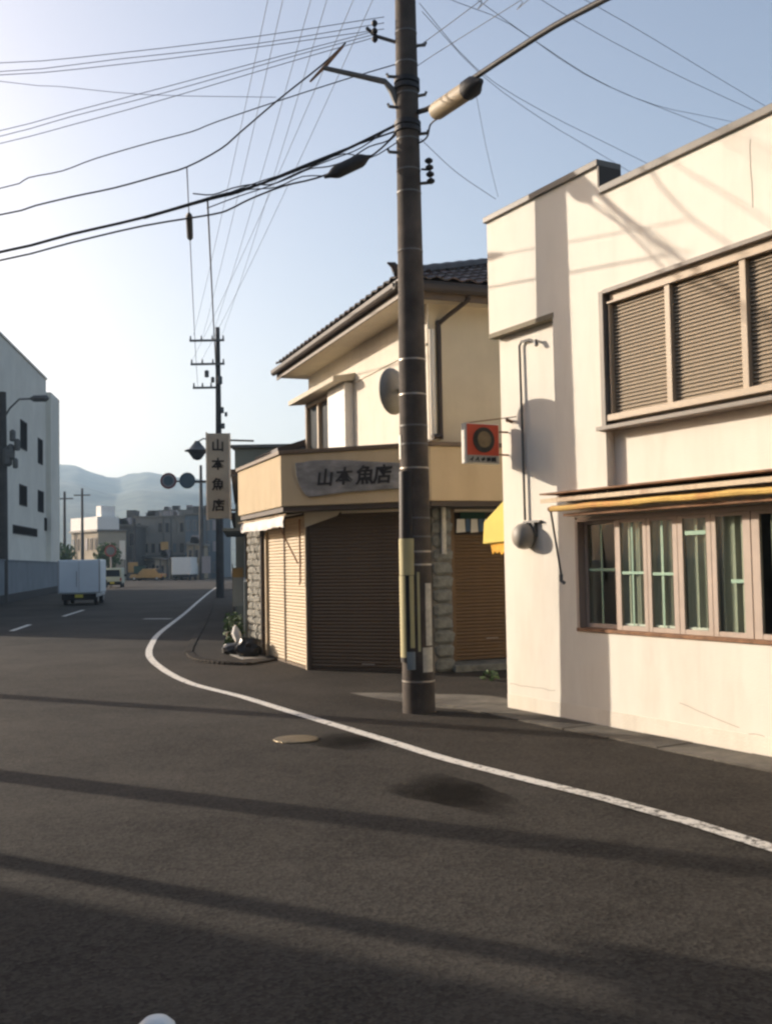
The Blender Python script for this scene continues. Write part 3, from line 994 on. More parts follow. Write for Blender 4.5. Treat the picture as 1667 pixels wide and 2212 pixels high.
# shutter box, window, hood
bx = MB().fbox(FU, 3.42, 4.44, .0, .17, 3.3, 4.84).build('shutter_box', M['white_paint'], shop, bevel=.01)
for k in range(1, 6):
    MB().fbox(FU, 3.425, 4.435, .171, .176, 3.3 + k * .26, 3.312 + k * .26).build('box_rib', M['sign_edge'], bx)
wf = MB()
wf.fbox(FU, 4.46, 4.54, .0, .10, 3.3, 4.84)
wf.fbox(FU, 5.28, 5.36, .0, .10, 3.3, 4.84)
wf.fbox(FU, 6.10, 6.18, .0, .10, 3.3, 4.84)
wf.fbox(FU, 4.54, 6.10, .0, .09, 4.76, 4.84)
win = wf.build('window', M['louvre_frame'], shop)
MB().fbox(FU, 4.54, 5.28, .02, .03, 3.3, 4.76).build('pane', M['glass_dark'], win)
MB().fbox(FU, 5.36, 6.10, .02, .03, 3.3, 4.76).build('pane', M['glass_dark'], win)
b = MB()
b.hexa([FU.p(3.30, 0, 4.87), FU.p(6.30, 0, 4.87), FU.p(6.30, .42, 4.83), FU.p(3.30, .42, 4.83)],
       [FU.p(3.30, 0, 5.00), FU.p(6.30, 0, 5.00), FU.p(6.30, .42, 4.92), FU.p(3.30, .42, 4.92)])
b.build('window_hood', M['soffit'], shop, bevel=.006)
MB().fbox(FU, .02, 3.28, .0, .02, 4.82, 4.86).build('wall_moulding', M['cream'], shop)
MB().fbox(FU, .02, 6.2, .0, .018, 3.30, 3.42).build('wall_skirt', M['white_paint'], shop)

# hip roof: plan in FU coordinates, eaves at o=.60 / t=-.42
EO, ET, PIT, ZE = .60, -.42, .42, 5.60
TL, OB = 6.60, -6.6


def rz(t, o):
    dd = min(EO - o, t - ET, TL - t, o - OB)
    return ZE + PIT * max(0, dd)


hw = (TL - ET) / 2
r1, r2 = (ET + hw, EO - hw), (ET + hw, OB + hw)
b = MB()
c = [(ET, EO), (TL, EO), (TL, OB), (ET, OB)]


def up(p, dz): return FU.p(p[0], p[1], rz(*p) + dz)


for dz in (0, ):
    top = [up(p, .07) for p in c] + [up(r1, .07), up(r2, .07)]
    bot = [up(p, .0) for p in c]
    vt = [b.bm.verts.new(p) for p in top]
    vb = [b.bm.verts.new(p) for p in bot]
    b.bm.faces.new((vt[0], vt[1], vt[4]))
    b.bm.faces.new((vt[1], vt[2], vt[5], vt[4]))
    b.bm.faces.new((vt[2], vt[3], vt[5]))
    b.bm.faces.new((vt[3], vt[0], vt[4], vt[5]))
    b.bm.faces.new(vb)
    for i in range(4): b.bm.faces.new((vb[i], vb[(i + 1) % 4], vt[(i + 1) % 4], vt[i]))
rf = b.build('roof', M['tile'], shop)
b = MB()
b.prism([FU.p(ET + .05, EO - .05, ZE - .16), FU.p(TL - .05, EO - .05, ZE - .16), FU.p(TL - .05, OB + .05, ZE - .16), FU.p(ET + .05, OB + .05, ZE - .16)], V(0, 0, .158))
b.build('eave_soffit', M['soffit'], shop)
b = MB()
b.fbox(FU, ET, TL, EO - .045, EO - .02, ZE - .20, ZE - .001)
b.fbox(FU, ET + .02, ET + .045, OB, EO - .046, ZE - .20, ZE - .001)
b.build('eave_board', M['brown_mid'], shop)


def gutter(p, q, name='gutter'):
    d = (q - p).normalized()
    nn = V(d.y, -d.x, 0)
    b = MB()
    prof = [(-.06, .05), (-.055, -.01), (-.03, -.045), (.0, -.055), (.03, -.045), (.055, -.01), (.06, .05), (.05, .05), (.045, -.005), (.0, -.043), (-.045, -.005), (-.05, .05)]
    b.hexa([p + nn * x + V(0, 0, z) for x, z in prof], [q + nn * x + V(0, 0, z) for x, z in prof])
    return b.build(name, M['brown'], shop)


gutter(FU.p(ET, EO + .045, ZE - .06), FU.p(TL, EO + .045, ZE - .06))
gutter(FU.p(ET - .045, EO + .10, ZE - .06), FU.p(ET - .045, OB, ZE - .06))
# roof tiles: one mesh, many pieces
def tile_mesh():
    q = MB()
    n_ = 6
    W_, L_ = .27, .31
    topv, botv = [], []
    for j in (0, 1):
        rt, rb = [], []
        for i in range(n_ + 1):
            x = W_ * (i / n_ - .5)
            z = .019 * sin(2 * pi * i / n_) + (0.03 if j == 0 else .004)
            rt.append(q.bm.verts.new(V(x, (j - .0) * L_, z + .014)))
            rb.append(q.bm.verts.new(V(x, (j - .0) * L_, z - .006)))
        topv.append(rt)
        botv.append(rb)
    for i in range(n_):
        q.bm.faces.new((topv[0][i], topv[0][i + 1], topv[1][i + 1], topv[1][i]))
        q.bm.faces.new((botv[0][i + 1], botv[0][i], botv[1][i], botv[1][i + 1]))
        q.bm.faces.new((topv[0][i + 1], topv[0][i], botv[0][i], botv[0][i + 1]))
    return q.mesh('roof_tile', M['tile'])


tm = tile_mesh()
tm2 = tm.copy()
tm2.materials.clear()
tm2.materials.append(mat('reddish roof tile', (.085, .05, .042), .45, .3, 3, .04, 30))


def slope_rot(along, inward):
    up_ = (inward + V(0, 0, PIT)).normalized()
    x = along.normalized()
    nrm = x.cross(up_)
    return Matrix(((x.x, up_.x, nrm.x), (x.y, up_.y, nrm.y), (x.z, up_.z, nrm.z))).to_4x4()


rr1 = slope_rot(-FU.n, FU.d)           # right slope
rr2 = slope_rot(-FU.d, -FU.n)          # front slope
for i in range(13):
    for j in range(22):
        dd = -.03 + i * .235
        o = EO - .12 - j * .262 - (.13 if False else 0)
        if EO - o < dd + .05 or o < -4.9: continue
        t = ET + dd
        piece('roof_tile', tm if random.random() > .25 else tm2, M['tile'], rf, FU.p(t, o, ZE + PIT * dd + .085), rr1)
for i in range(3):
    for j in range(26):
        dd = -.03 + i * .235
        t = ET + .14 + j * .262
        if t - ET < dd or TL - t < dd: continue
        piece('roof_tile', tm if random.random() > .25 else tm2, M['tile'], rf, FU.p(t, EO - dd, ZE + PIT * dd + .085), rr2)
b = MB()
hp = [FU.p(ET + k * .2 - .02, EO - k * .2 + .02, ZE + PIT * k * .2 + .13) for k in range(17)]
b.tube(hp, [.075 + .012 * (k % 2) for k in range(17)], 7)
b.build('hip_ridge', M['tile'], rf)
b = MB()
oc = FU.p(ET - .06, EO + .06, ZE + .16)
b.tube([oc, oc + V(-.05, -.03, .07), oc + V(-.13, -.06, .09)], [.07, .05, .012], 6)
b.build('ridge_end_tile', M['tile'], rf)
# downpipe on the side wall
b = MB()
b.tube(smooth_path([FR.p(.47, .42, 5.48), FR.p(.47, .40, 5.42), FR.p(.17, .07, 5.15), FR.p(.16, .06, 5.05), FR.p(.16, .06, 3.55), FR.p(.15, .07, 3.47), FR.p(.0, .12, 3.44)], 3), .036, 8)
b.build('downpipe', M['brown'], shop, smooth=True)
b = MB()
b.tube([FR.p(.05, .04, 5.05), FR.p(.05, .04, 3.4)], .045, 8)
b.build('wall_pipe', M['cream'], shop, smooth=True)
# lean-to roof at the far end and small wing
b = MB()
b.prism([FU.p(6.3, .30, 3.2), FU.p(8.1, .30, 3.2), FU.p(8.1, -3, 3.2), FU.p(6.3, -3, 3.2)], V(0, 0, .66))
b.build('wing_wall', M['bluegrey'], shop)
b = MB()
b.hexa([FU.p(6.28, .66, 3.83), FU.p(8.25, .66, 3.83), FU.p(8.25, -3, 5.0), FU.p(6.28, -3, 5.0)],
       [FU.p(6.28, .66, 3.97), FU.p(8.25, .66, 3.97), FU.p(8.25, -3, 5.16), FU.p(6.28, -3, 5.16)])
b.build('wing_roof', M['tile'], shop)

# ------------------------------------------------------------------ lettering
def glyph(ch, size, depth, bold=0.0, shear=0.0):
    cu = bpy.data.curves.new('glyph', 'FONT')
    cu.body = ch
    cu.size = size
    cu.align_x = 'CENTER'
    cu.align_y = 'CENTER'
    cu.extrude = depth
    cu.offset = bold
    cu.shear = shear
    cu.resolution_u = 2
    o = bpy.data.objects.new('glyph', cu)
    COL.objects.link(o)
    dg = bpy.context.evaluated_depsgraph_get()
    me = bpy.data.meshes.new_from_object(o.evaluated_get(dg))
    bpy.data.objects.remove(o)
    bpy.data.curves.remove(cu)
    me.materials.clear()
    xs = [v.co.x for v in me.vertices]
    ys = [v.co.y for v in me.vertices]
    if xs:
        off = V((min(xs) + max(xs)) / 2, (min(ys) + max(ys)) / 2, 0)
        for v in me.vertices: v.co -= off
    return me


def facing(right, normal):
    """rotation taking glyph x to right, glyph y to up, glyph z to normal"""
    return Matrix(((right.x, 0, normal.x), (right.y, 0, normal.y), (right.z, 1, normal.z))).to_4x4()


board = thing('shop_name_board', 'weathered grey wooden name board with four black characters on the tan fascia', 'sign', F2.p(.9, .43, 2.85))
outl = [(.09, 2.93), (.075, 3.115), (.16, 3.118), (.35, 3.135), (.62, 3.13), (.95, 3.11), (1.25, 3.075), (1.52, 3.05), (1.86, 3.02), (1.88, 2.80), (1.86, 2.665), (1.5, 2.66), (1.2, 2.65), (.92, 2.645), (.66, 2.625), (.42, 2.60), (.28, 2.60), (.22, 2.65), (.17, 2.72), (.13, 2.80)]
b = MB()
b.prism([F2.p(t, .425, z) for t, z in outl], F2.n * .05)
b.build('board', M['wood_sign'], board, bevel=.012)
rt = F2.d
for ch, t, sz, dz in (('山', .565, .27, -.01), ('本', .865, .27, 0), ('魚', 1.185, .29, .0), ('店', 1.47, .29, .0)):
    me = glyph(ch, sz, .006, .006, .12)
    piece('character', me, M['ink'], board, F2.p(t, .48, 2.885 + dz), facing(rt, F2.n))

# hanging vertical sign
vx = thing('vertical_shop_sign', 'tall off white projecting sign with four black characters beside the dark pole', 'sign', V(-3.05, 18.95, 2.49))
VF = Fr((-3.225, 18.85), (1, .10), (.10, -1))
Vw, Vz0, Vz1 = .385, 2.47, 4.02
b = MB().fbox(VF, .0, Vw, -.16, 0, Vz0, Vz1)
b.build('sign_box', M['sign_white'], vx, bevel=.006)
b = MB()
b.fbox(VF, -.025, -.002, -.17, .012, Vz0 - .02, Vz1 + .02)
b.fbox(VF, Vw + .002, Vw + .03, -.17, .012, Vz0 - .02, Vz1 + .0)
b.build('sign_trim', M['sign_edge'], vx)
for ch, z in (('山', 3.80), ('本', 3.46), ('魚', 3.09), ('店', 2.71)):
    piece('character', glyph(ch, .235, .004, .005), M['ink'], vx, VF.p(Vw / 2, .006, z), facing(VF.d, VF.n))
b = MB()
for z in (2.62, 3.25, 3.9):
    b.tube([VF.p(Vw + .02, -.08, z), VF.p(Vw + .45, -.2, z)], .018, 6)
b.build('sign_bracket', M['steel'], vx)

# red square sign
rs = thing('red_square_sign', 'small square red box sign with a dark round emblem on the white building corner', 'sign', WF.p(.02, .3, 2.66))
RT = .09


def rsb(t0, t1, o0, o1, z0, z1): return MB().fbox(WF, t0, t1, o0, o1, z0, z1)


rsb(RT - .09, RT, .10, .535, 2.655, 3.09).build('sign_box', M['sign_edge'], rs, bevel=.006)
RF = Fr(WF.p(RT, .535, 0).to_tuple()[:2], (-WF.n.x, -WF.n.y), (WF.d.x, WF.d.y))     # face: t runs from the outer edge inwards
MB().fbox(RF, .012, .425, .001, .006, 2.745, 3.08).build('red_face', M['red'], rs)
MB().fbox(RF, .012, .425, .001, .006, 2.662, 2.744).build('white_face', M['sign_white'], rs)
ec = RF.p(.225, .006, 2.912)
b = MB().lathe(ec, RF.n, [(0, .138), (.010, .138), (.012, .13)], 28)
b.build('emblem_ring', M['emblem'], rs)
b = MB().lathe(ec + RF.d * .0 + V(0, 0, .004), RF.n, [(.006, .088), (.018, .088), (.020, .08)], 24)
b.build('emblem_centre', M['emblem_in'], rs)
for k, (t, w, h, a) in enumerate(((.065, .05, .012, .5), (.075, .012, .05, -.3), (.135, .05, .014, .7), (.15, .012, .05, .3), (.215, .045, .03, .5), (.285, .05, .04, .2), (.345, .05, .045, .1), (.375, .014, .055, 0.))):
    q = MB()
    q.box(-w / 2, w / 2, -h / 2, h / 2, 0, .003)
    piece('lettering_stroke', q.mesh('stroke', M['ink']), M['ink'], rs, RF.p(t, .0065, 2.703), facing(RF.d, RF.n) @ Matrix.Rotation(a, 4, 'Z'))
b = MB()
for z in (3.015, 2.765):
    b.tube([WF.p(RT - .05, .102, z), WF.p(RT + .03, .0, z - .01)], .01, 6)
b.tube([WF.p(RT - .05, .52, 3.09), WF.p(RT + .2, .01, 3.155)], .006, 5)
b.build('sign_bracket', M['rust'], rs)

# white awning over the beige shutter
wa = thing('white_awning', 'short white canvas awning above the stone pillar and beige shutter', 'awning', F1.p(1.8, 0, 2.2))
b = MB()
n_ = 26
prev = None
for k in range(n_ + 1):
    t = .10 + (3.02 - .10) * k / n_
    z = 2.355 + .010 * sin(k * .6)
    zb2 = 2.175 + .016 * abs(sin(k * .9)) + .01 * sin(k * .37)
    ring_ = [F1.p(t, .02, 2.39), F1.p(t, .30, z), F1.p(t, .325 + .012 * sin(k * 1.3), (z + zb2) / 2), F1.p(t, .315 + .02 * sin(k * 1.1), zb2)]
    ring_ += [p - F1.n * .012 - V(0, 0, .004) for p in ring_[::-1]]
    cur = [b.bm.verts.new(p) for p in ring_]
    if prev:
        for i in range(8): b.bm.faces.new((prev[i], cur[i], cur[(i + 1) % 8], prev[(i + 1) % 8]))
    else: b.bm.faces.new(cur[::-1])
    prev = cur
b.bm.faces.new(prev)
b.build('awning_cover', M['white_cloth'], wa, smooth=True)
MB().tube([F1.p(-.05, .31, 2.372), F1.p(3.25, .31, 2.368)], .016, 6).build('front_bar', M['rust_cream'], wa)
b = MB()
b.tube([F1.p(.75, .28, 2.36), F1.p(.35, .02, 1.62)], .012, 6)
b.tube([F1.p(.12, .05, 2.30), F1.p(.12, .05, 1.35), F1.p(.10, .07, 1.30)], .014, 6)
b.build('awning_arm', M['rust'], wa)

# ------------------------------------------------------------------ bags, plant, slab by the pillar
MB().fbox(F1, 1.95, 3.35, .12, .55, 0, .045).build('stone_slab', M['concrete_light'], bevel=.01, origin=F1.p(2.6, .3, 0), label='pale flat slab on the ground under the black bags', cat='slab')
p = F1.p(2.45, .33, .04)
MB().blob((p.x, p.y, p.z + .13), (.24, .2, .19), .35, 2.2, 3, 2, flat=p.z).build('rubbish_bag', M['black_bag'], smooth=True, origin=p, label='bulky black plastic bag slumped against the foot of the beige shutter', cat='bag')
p = F1.p(3.05, .38, .04)
MB().blob((p.x, p.y, p.z + .09), (.30, .2, .12), .3, 2.5, 3, 5, flat=p.z).build('rubbish_bag', M['black_bag'], smooth=True, origin=p, label='low flat black bag beside the white bundle at the stone pillar', cat='bag')
p = F1.p(3.45, .30, .0)
b = MB()
g_ = bmesh.ops.create_icosphere(b.bm, subdivisions=3, radius=1)
for v in g_['verts']:
    d = v.co.copy()
    k = 1 + .25 * mnoise.noise(d * 2 + V(4, 1, 2))
    v.co = V(p.x + d.x * .08 * k - d.z * .06, p.y + d.y * .10 * k, p.z + .30 + d.z * .22 * k)
b.build('white_bundle', M['white_cloth'], smooth=True, origin=p, label='white cloth bundle leaning beside the black bags at the pillar', cat='bundle')


def shrub(name, label, base, h, w, n, seed, pot=None):
    rnd = random.Random(seed)
    t = thing(name, label, 'plant', base)
    b = MB()
    for k in range(7):
        a = rnd.uniform(0, 2 * pi)
        b.tube([base + V(0, 0, .05), base + V(cos(a) * w * .3, sin(a) * w * .3, h * .45), base + V(cos(a) * w * .6, sin(a) * w * .6, h * rnd.uniform(.6, .95))], [.012, .009, .004], 5)
    b.build('stems', M['stem'], t)
    b = MB()
    for k in range(n):
        a, rr_, zz_ = rnd.uniform(0, 2 * pi), w * sqrt(rnd.random()), rnd.uniform(.15, 1) * h
        rr_ *= 1 - .4 * abs(zz_ / h - .5)
        c_ = base + V(cos(a) * rr_, sin(a) * rr_, zz_)
        d1 = V(rnd.uniform(-1, 1), rnd.uniform(-1, 1), rnd.uniform(-.6, .6)).normalized()
        d2 = d1.orthogonal().normalized()
        s_ = rnd.uniform(.03, .06)
        b.quad(c_ - d1 * s_, c_ + d2 * s_ * .45, c_ + d1 * s_, c_ - d2 * s_ * .45)
    o = b.build('foliage', M['leaf'], t)
    if pot:
        MB().lathe(base, V(0, 0, 1), [(0, .11), (.02, .13), (.2, .16), (.22, .15)], 14).build('pot', M['brown_mid'], t)
    return t


shrub('shrub', 'leafy green shrub growing at the foot of the stone pillar', F1.p(4.05, .25, .05), .62, .20, 260, 3)
shrub('potted_plant', 'dark green potted plant beside the pavement behind the shrub', V(-3.15, 21.3, .05), .6, .2, 160, 5, True)
shrub('weed_tuft', 'tiny green weed on the ground by the shop step', V(1.35, 14.1, .0), .12, .12, 40, 8)

# ------------------------------------------------------------------ MAIN UTILITY POLE
P0 = V(.315, 11.25, 0)
PH = 12.8
mp = thing('utility_pole', 'big dark concrete utility pole with steel bands standing by the white line', 'utility pole', P0)


def pr(z): return .176 - .0078 * z


b = MB()
b.lathe(P0, V(0, 0, 1), [(-.05, pr(0))] + [(z, pr(z)) for z in (0, .5, 1, 2, 3, 4, 5, 6, 7, 8, 9, 10, 11, 12)] + [(PH, pr(PH))], 36)
b.build('pole_shaft', M['pole'], mp, smooth=True)
for z in (.34, 1.88, 2.08, 2.62, 2.88, 3.08, 3.42, 3.80, 5.0, 5.65, 5.9, 6.24, 6.42, 6.75, 6.9, 7.1, 7.45):
    MB().lathe(P0 + V(0, 0, z), V(0, 0, 1), [(-.009, pr(z) + .002), (-.008, pr(z) + .004), (.008, pr(z) + .004), (.009, pr(z) + .002)], 36).build('steel_band', M['band'] if z in (.34, 2.62, 3.42, 3.80) else M['steel'], mp, smooth=True)
# conduit cover on the front left
vd = V(-.30, -1, 0).normalized()
cc_ = P0 + V(-.088, -.088, 0)
b = MB()
b.tube([cc_ + V(-.005, 0, .55), cc_ + V(0.0, 0, 1.8), cc_ + V(.01, .02, 2.58)], .092, 20)
b.build('cable_conduit', M['conduit'], mp, smooth=True)
b = MB()
b.tube([cc_ + V(0, 0, 1.47), cc_ + V(0, 0, 1.86)], .0965, 20)
b.build('guard_sleeve', M['yellow_guard'], mp, smooth=True)


def arc_plate(name, m, c, r, a0, a1, z0, z1, n=8):
    b = MB()
    inn, out = [], []
    pts = []
    for k in range(n + 1):
        a = a0 + (a1 - a0) * k / n
        pts.append((cos(a), sin(a)))
    poly = [V(c.x + x * r, c.y + y * r, z0) for x, y in pts] + [V(c.x + x * (r - .006), c.y + y * (r - .006), z0) for x, y in pts[::-1]]
    b.prism(poly, V(0, 0, z1 - z0))
    return b.build(name, m, mp)


arc_plate('guard_strip', M['yellow_guard'], cc_, .098, radians(170), radians(248), .60, 1.465)
arc_plate('guard_strip', M['yellow_guard'], cc_, .098, radians(274), radians(304), .70, 1.465)
arc_plate('guard_strip', M['yellow_guard'], P0, .174, radians(270), radians(279), .66, 1.50)
arc_plate('pole_notice', M['grey_plate'], P0, .174, radians(300), radians(330), .72, 1.38)
arc_plate('pole_notice', M['grey_plate'], P0, .176, radians(286), radians(330), .44, .70)
arc_plate('torn_poster', M['bluegrey'], cc_, .0985, radians(250), radians(310), .47, .66)
arc_plate('number_plate', M['sign_edge'], P0, pr(2.95) + .008, radians(168), radians(205), 2.72, 2.98)
for z in (1.72, 1.58):
    MB().lathe(P0 + V(0, 0, z), V(0, 0, 1), [(-.01, pr(z) + .004), (.01, pr(z) + .004)], 30).build('steel_band', M['band'], mp)
# climbing bolts and clamps near the top
for z, a in ((5.75, .2), (6.1, 3.0), (6.3, .1), (6.6, 3.2), (6.72, -.2), (6.95, 2.9), (7.3, .3)):
    b = MB()
    d = V(cos(a), sin(a) * .5 - .3, 0).normalized()
    c0 = P0 + V(0, 0, z) + d * pr(z)
    b.tube([c0 - d * .02, c0 + d * .09, c0 + d * .10 + V(0, 0, .03)], .018, 6)
    b.build('step_bolt', M['steel'], mp)
for z in (6.35, 6.42, 6.83, 6.9):
    MB().lathe(P0 + V(0, 0, z), V(.05, .02, 1), [(-.03, pr(z) + .01), (-.026, pr(z) + .02), (.026, pr(z) + .02), (.03, pr(z) + .01)], 24).build('cable_clamp', M['cable'], mp, smooth=True)
# stand-off arm
arm0, arm1 = P0 + V(-.1, -.02, 6.85), V(-.60, 11.36, 7.13)
b = MB()
b.tube([P0 + V(-.06, 0, 6.55), P0 + V(-.16, -.01, 6.80), arm0 + V(-.14, 0, .05), arm1], [.05, .045, .034, .026], 8)
b.build('standoff_arm', M['steel'], mp, smooth=True)
b = MB()
b.tube([arm1 + V(-.16, .01, -.15), arm1 + V(.02, 0, .03), arm1 + V(.22, -.01, .24)], [.012, .022, .011], 8)
b.build('arm_clamp', M['rust'], mp)
b = MB()
b.tube([P0 + V(-.10, 0, 7.35), V(-.02, 11.39, 7.50), V(-.12, 11.40, 7.60)], .02, 6)
for dz in (0, .09, .18):
    b.lathe(V(-.03, 11.37, 7.42 + dz), V(0, 0, 1), [(0, .018), (.02, .034), (.05, .034), (.07, .018)], 8)
b.build('insulator', M['cable'], mp)
b = MB()
b.tube([P0 + V(.14, -.05, 5.9), P0 + V(.22, -.08, 5.88)], .012, 6)
for k in range(4):
    b.lathe(P0 + V(.22 + .006 * k, -.08, 5.98 - .075 * k), V(0, 0, 1), [(-.03, .02), (-.01, .045), (.01, .045), (.03, .02)], 10)
b.build('cable_hook', M['cable'], mp)
for z in (12.2, 11.4):
    MB().box(-.5, 2.0, 11.06, 11.14, z - .05, z + .05).build('crossarm', M['steel'], mp)

# convex mirror on the pole
cm = thing('convex_mirror', 'round convex road mirror seen from behind on the left of the utility pole', 'mirror', V(.11, 11.42, 3.5))
mc = V(.117, 11.62, 3.53)
md = V(-.83, .55, 0).normalized()
b = MB()
b.lathe(mc, md, [(-.075, .05), (-.07, .14), (-.045, .215), (-.005, .25), (.02, .265), (.035, .262)], 32)
b.build('mirror_back', M['mirror_back'], cm, smooth=True)
b = MB()
b.lathe(mc, md, [(.036, .255), (.05, .20), (.062, .10), (.066, .01)], 32)
b.build('mirror_face', mat('mirror glass', (.6, .6, .6), .08, .02, metal=1.0, bump=0), cm, smooth=True)
b = MB()
b.tube([mc - md * .07, P0 + V(-.02, .05, 3.49)], .025, 8)
b.build('mirror_bracket', M['steel'], cm)

# ------------------------------------------------------------------ CABLES
PLc, PRc = V(-8.3, 11.9, 0), V(.32 + .491 * 9, 11.38 - .871 * 9, 0)


def cable(name, pts, r, label, group=None, m='cable', sub=3, n=5, cat='cable'):
    pts = smooth_path(pts, sub) if sub > 1 else pts
    o = MB().tube(pts, r, n).build(name, M[m], smooth=False, origin=pts[0], label=label, cat=cat, group=group)
    for pl in o.data.polygons: pl.use_smooth = True
    return o


def ext(pts, end):
    """carry a cable on to its anchor beyond the last point"""
    return pts + [V(*pts[-1]).lerp(V(*end), .5) - V(0, 0, .12), V(*end)]


HI = [[(0.08, 11.395, 7.721), (-1.333, 11.48, 7.571), (-2.93, 11.576, 7.454), (-4.327, 11.66, 7.404)],
      [(0.078, 11.395, 7.652), (-1.334, 11.48, 7.488), (-2.93, 11.576, 7.384), (-4.327, 11.66, 7.303)],
      [(0.077, 11.395, 7.583), (-1.334, 11.48, 7.446), (-2.931, 11.576, 7.32), (-4.327, 11.66, 7.263)]]
MI = [[(-0.031, 11.401, 7.561), (-1.009, 11.46, 7.347), (-2.435, 11.546, 7.027), (-3.488, 11.61, 6.797), (-4.327, 11.66, 6.611)],
      [(-0.005, 11.4, 7.532), (-1.009, 11.46, 7.306), (-2.436, 11.546, 6.963), (-3.489, 11.61, 6.741), (-4.327, 11.66, 6.546)],
      [(0.022, 11.398, 7.504), (-1.01, 11.46, 7.25), (-2.436, 11.546, 6.888), (-3.489, 11.61, 6.643), (-4.327, 11.66, 6.462)]]
for i, pts in enumerate(HI):
    cable('thin_wire', ext(pts, (-8.25, 11.85, 7.9 - .1 * i)), .0045, ('topmost', 'middle', 'lowest')[i] + ' wire of the upper trio running left from the pole top', 'upper trio of wires left of the pole', 'wire')
for i, pts in enumerate(MI):
    cable('thin_wire', ext(pts, (-8.25, 11.85, 6.2 - .1 * i)), .0045, ('topmost', 'middle', 'lowest')[i] + ' wire of the lower trio sloping down left from the pole', 'lower trio of wires left of the pole', 'wire')
cable('thin_wire', [(-1.151, 11.469, 6.857), (-2.601, 11.556, 6.951), (-3.627, 11.618, 7.096), (-4.327, 11.66, 7.19), (-8.2, 11.9, 7.9)], .0035, 'faint wire rising to the left edge, crossing the lower trio', None, 'wire')
cable('wavy_cable', ext([(0.25, 11.385, 7.18), (0.177, 11.389, 7.166), (-0.363, 11.421, 7.027), (-1.124, 11.467, 6.814), (-1.835, 11.51, 6.603), (-2.11, 11.527, 6.505), (-2.55, 11.553, 6.408), (-3.213, 11.593, 6.243), (-3.602, 11.617, 6.115), (-3.991, 11.64, 6.053), (-4.326, 11.66, 5.942)], (-8.25, 11.9, 5.7)), .007, 'wavy thin cable running left from the pole above the dark bundle')
cable('arm_cable', ext([(-0.357, 11.421, 7.445), (-0.631, 11.437, 7.2), (-1.124, 11.467, 6.828), (-1.564, 11.494, 6.47), (-1.784, 11.507, 6.292), (-2.168, 11.53, 6.102), (-2.498, 11.55, 6.014), (-2.994, 11.58, 5.896), (-3.464, 11.608, 5.816), (-3.908, 11.635, 5.728), (-4.326, 11.66, 5.636)], (-8.25, 11.9, 5.4)), .010, 'cable steeply descending left from the stand-off arm of the pole')
cable('messenger_cable', ext([(0.28, 11.38, 6.52), (0.191, 11.388, 6.481), (-0.403, 11.424, 6.212), (-0.973, 11.458, 5.998), (-1.489, 11.489, 5.827), (-1.885, 11.513, 5.742), (-2.666, 11.56, 5.544), (-3.493, 11.61, 5.383), (-4.326, 11.66, 5.207)], (-8.25, 11.9, 4.95)), .017, 'thick top cable of the dark bundle running left from the pole')
cable('bundle_cable', [(0.28, 11.38, 6.45), (0.19, 11.388, 6.412), (-0.268, 11.415, 6.269), (-0.755, 11.445, 6.098), (-1.081, 11.465, 5.975), (-1.571, 11.494, 5.789), (-1.898, 11.514, 5.72), (-2.666, 11.56, 5.531)], .011, 'second cable wound along the top of the dark bundle')
cable('bundle_cable', ext([(0.28, 11.38, 6.42), (0.189, 11.388, 6.372), (-0.055, 11.403, 6.164), (-0.30, 11.422, 6.06), (-0.704, 11.442, 5.915), (-1.083, 11.465, 5.838), (-1.464, 11.488, 5.703), (-1.682, 11.501, 5.602), (-1.887, 11.513, 5.547), (-2.666, 11.56, 5.448), (-3.493, 11.61, 5.287), (-4.326, 11.66, 5.111)], (-8.25, 11.9, 4.85)), .011, 'lowest cable of the bundle, passing the black splice closure')
cable('bundle_cable', [(0.2, 11.38, 6.28), (-0.11, 11.406, 6.118), (-0.404, 11.424, 6.179), (-0.756, 11.445, 6.057), (-1.298, 11.478, 5.915), (-1.844, 11.511, 5.74)], .007, 'thin drooping cable looped under the dark bundle')
cable('bundle_cable', [(-0.3, 11.42, 6.03), (-0.542, 11.432, 5.939), (-0.865, 11.452, 5.939), (-1.164, 11.47, 5.828), (-1.462, 11.488, 5.815), (-1.7, 11.50, 5.77)], .007, 'short cable leaving the left end of the black splice closure')
cable('lashed_cable', [(.2, 11.3, 6.40)] + [(.1 - k * .22, 11.40 + .01 * k, 6.31 - .098 * k + .03 * sin(k * 1.9) + .0045 * k * k) for k in range(11)], .008, 'thin cable lashed loosely along the dark bundle near the pole')
cable('lashed_cable', [(.2, 11.3, 6.47), (-.2, 11.41, 6.24), (-.5, 11.43, 6.13), (-.9, 11.45, 5.99), (-1.25, 11.47, 5.84), (-1.6, 11.5, 5.74), (-1.95, 11.52, 5.62)], .007, 'thin cable crossing from the top to the bottom of the bundle')
b = MB()
a_, c_ = V(-.62, 11.40, 5.90), V(-.10, 11.38, 6.13)
ax = (c_ - a_)
b.lathe(a_, ax, [(0, .012), (.06, .03), (.12, .062), (.16, .075), (.44, .075), (.48, .062), (.53, .03), (.57, .012)], 12)
b.build('splice_closure', M['cable'], smooth=True, origin=a_, label='black splice closure hanging in the cables left of the pole', cat='cable box')
cable('street_cable', sag((-1.94, 11.52, 5.74), (-8.15, 51.6, 7.4), .35, 20), .011, 'dark cable dropping down the street to the far pole from the bundle', sub=1)
b_pts = sag((-2.17, 11.53, 6.09), (-9.2, 51.4, 10.5), .6, 20)
cable('street_cable', b_pts, .007, 'thin street cable with a black sleeve left of the far pole', sub=1)
s0_, s1_ = at(410, 462, 12.45), at(412.5, 517, 13.15)
s0_ = V(-2.17, 11.53, 6.09).lerp(V(-9.2, 51.4, 10.5), .045) - V(0, 0, .103)
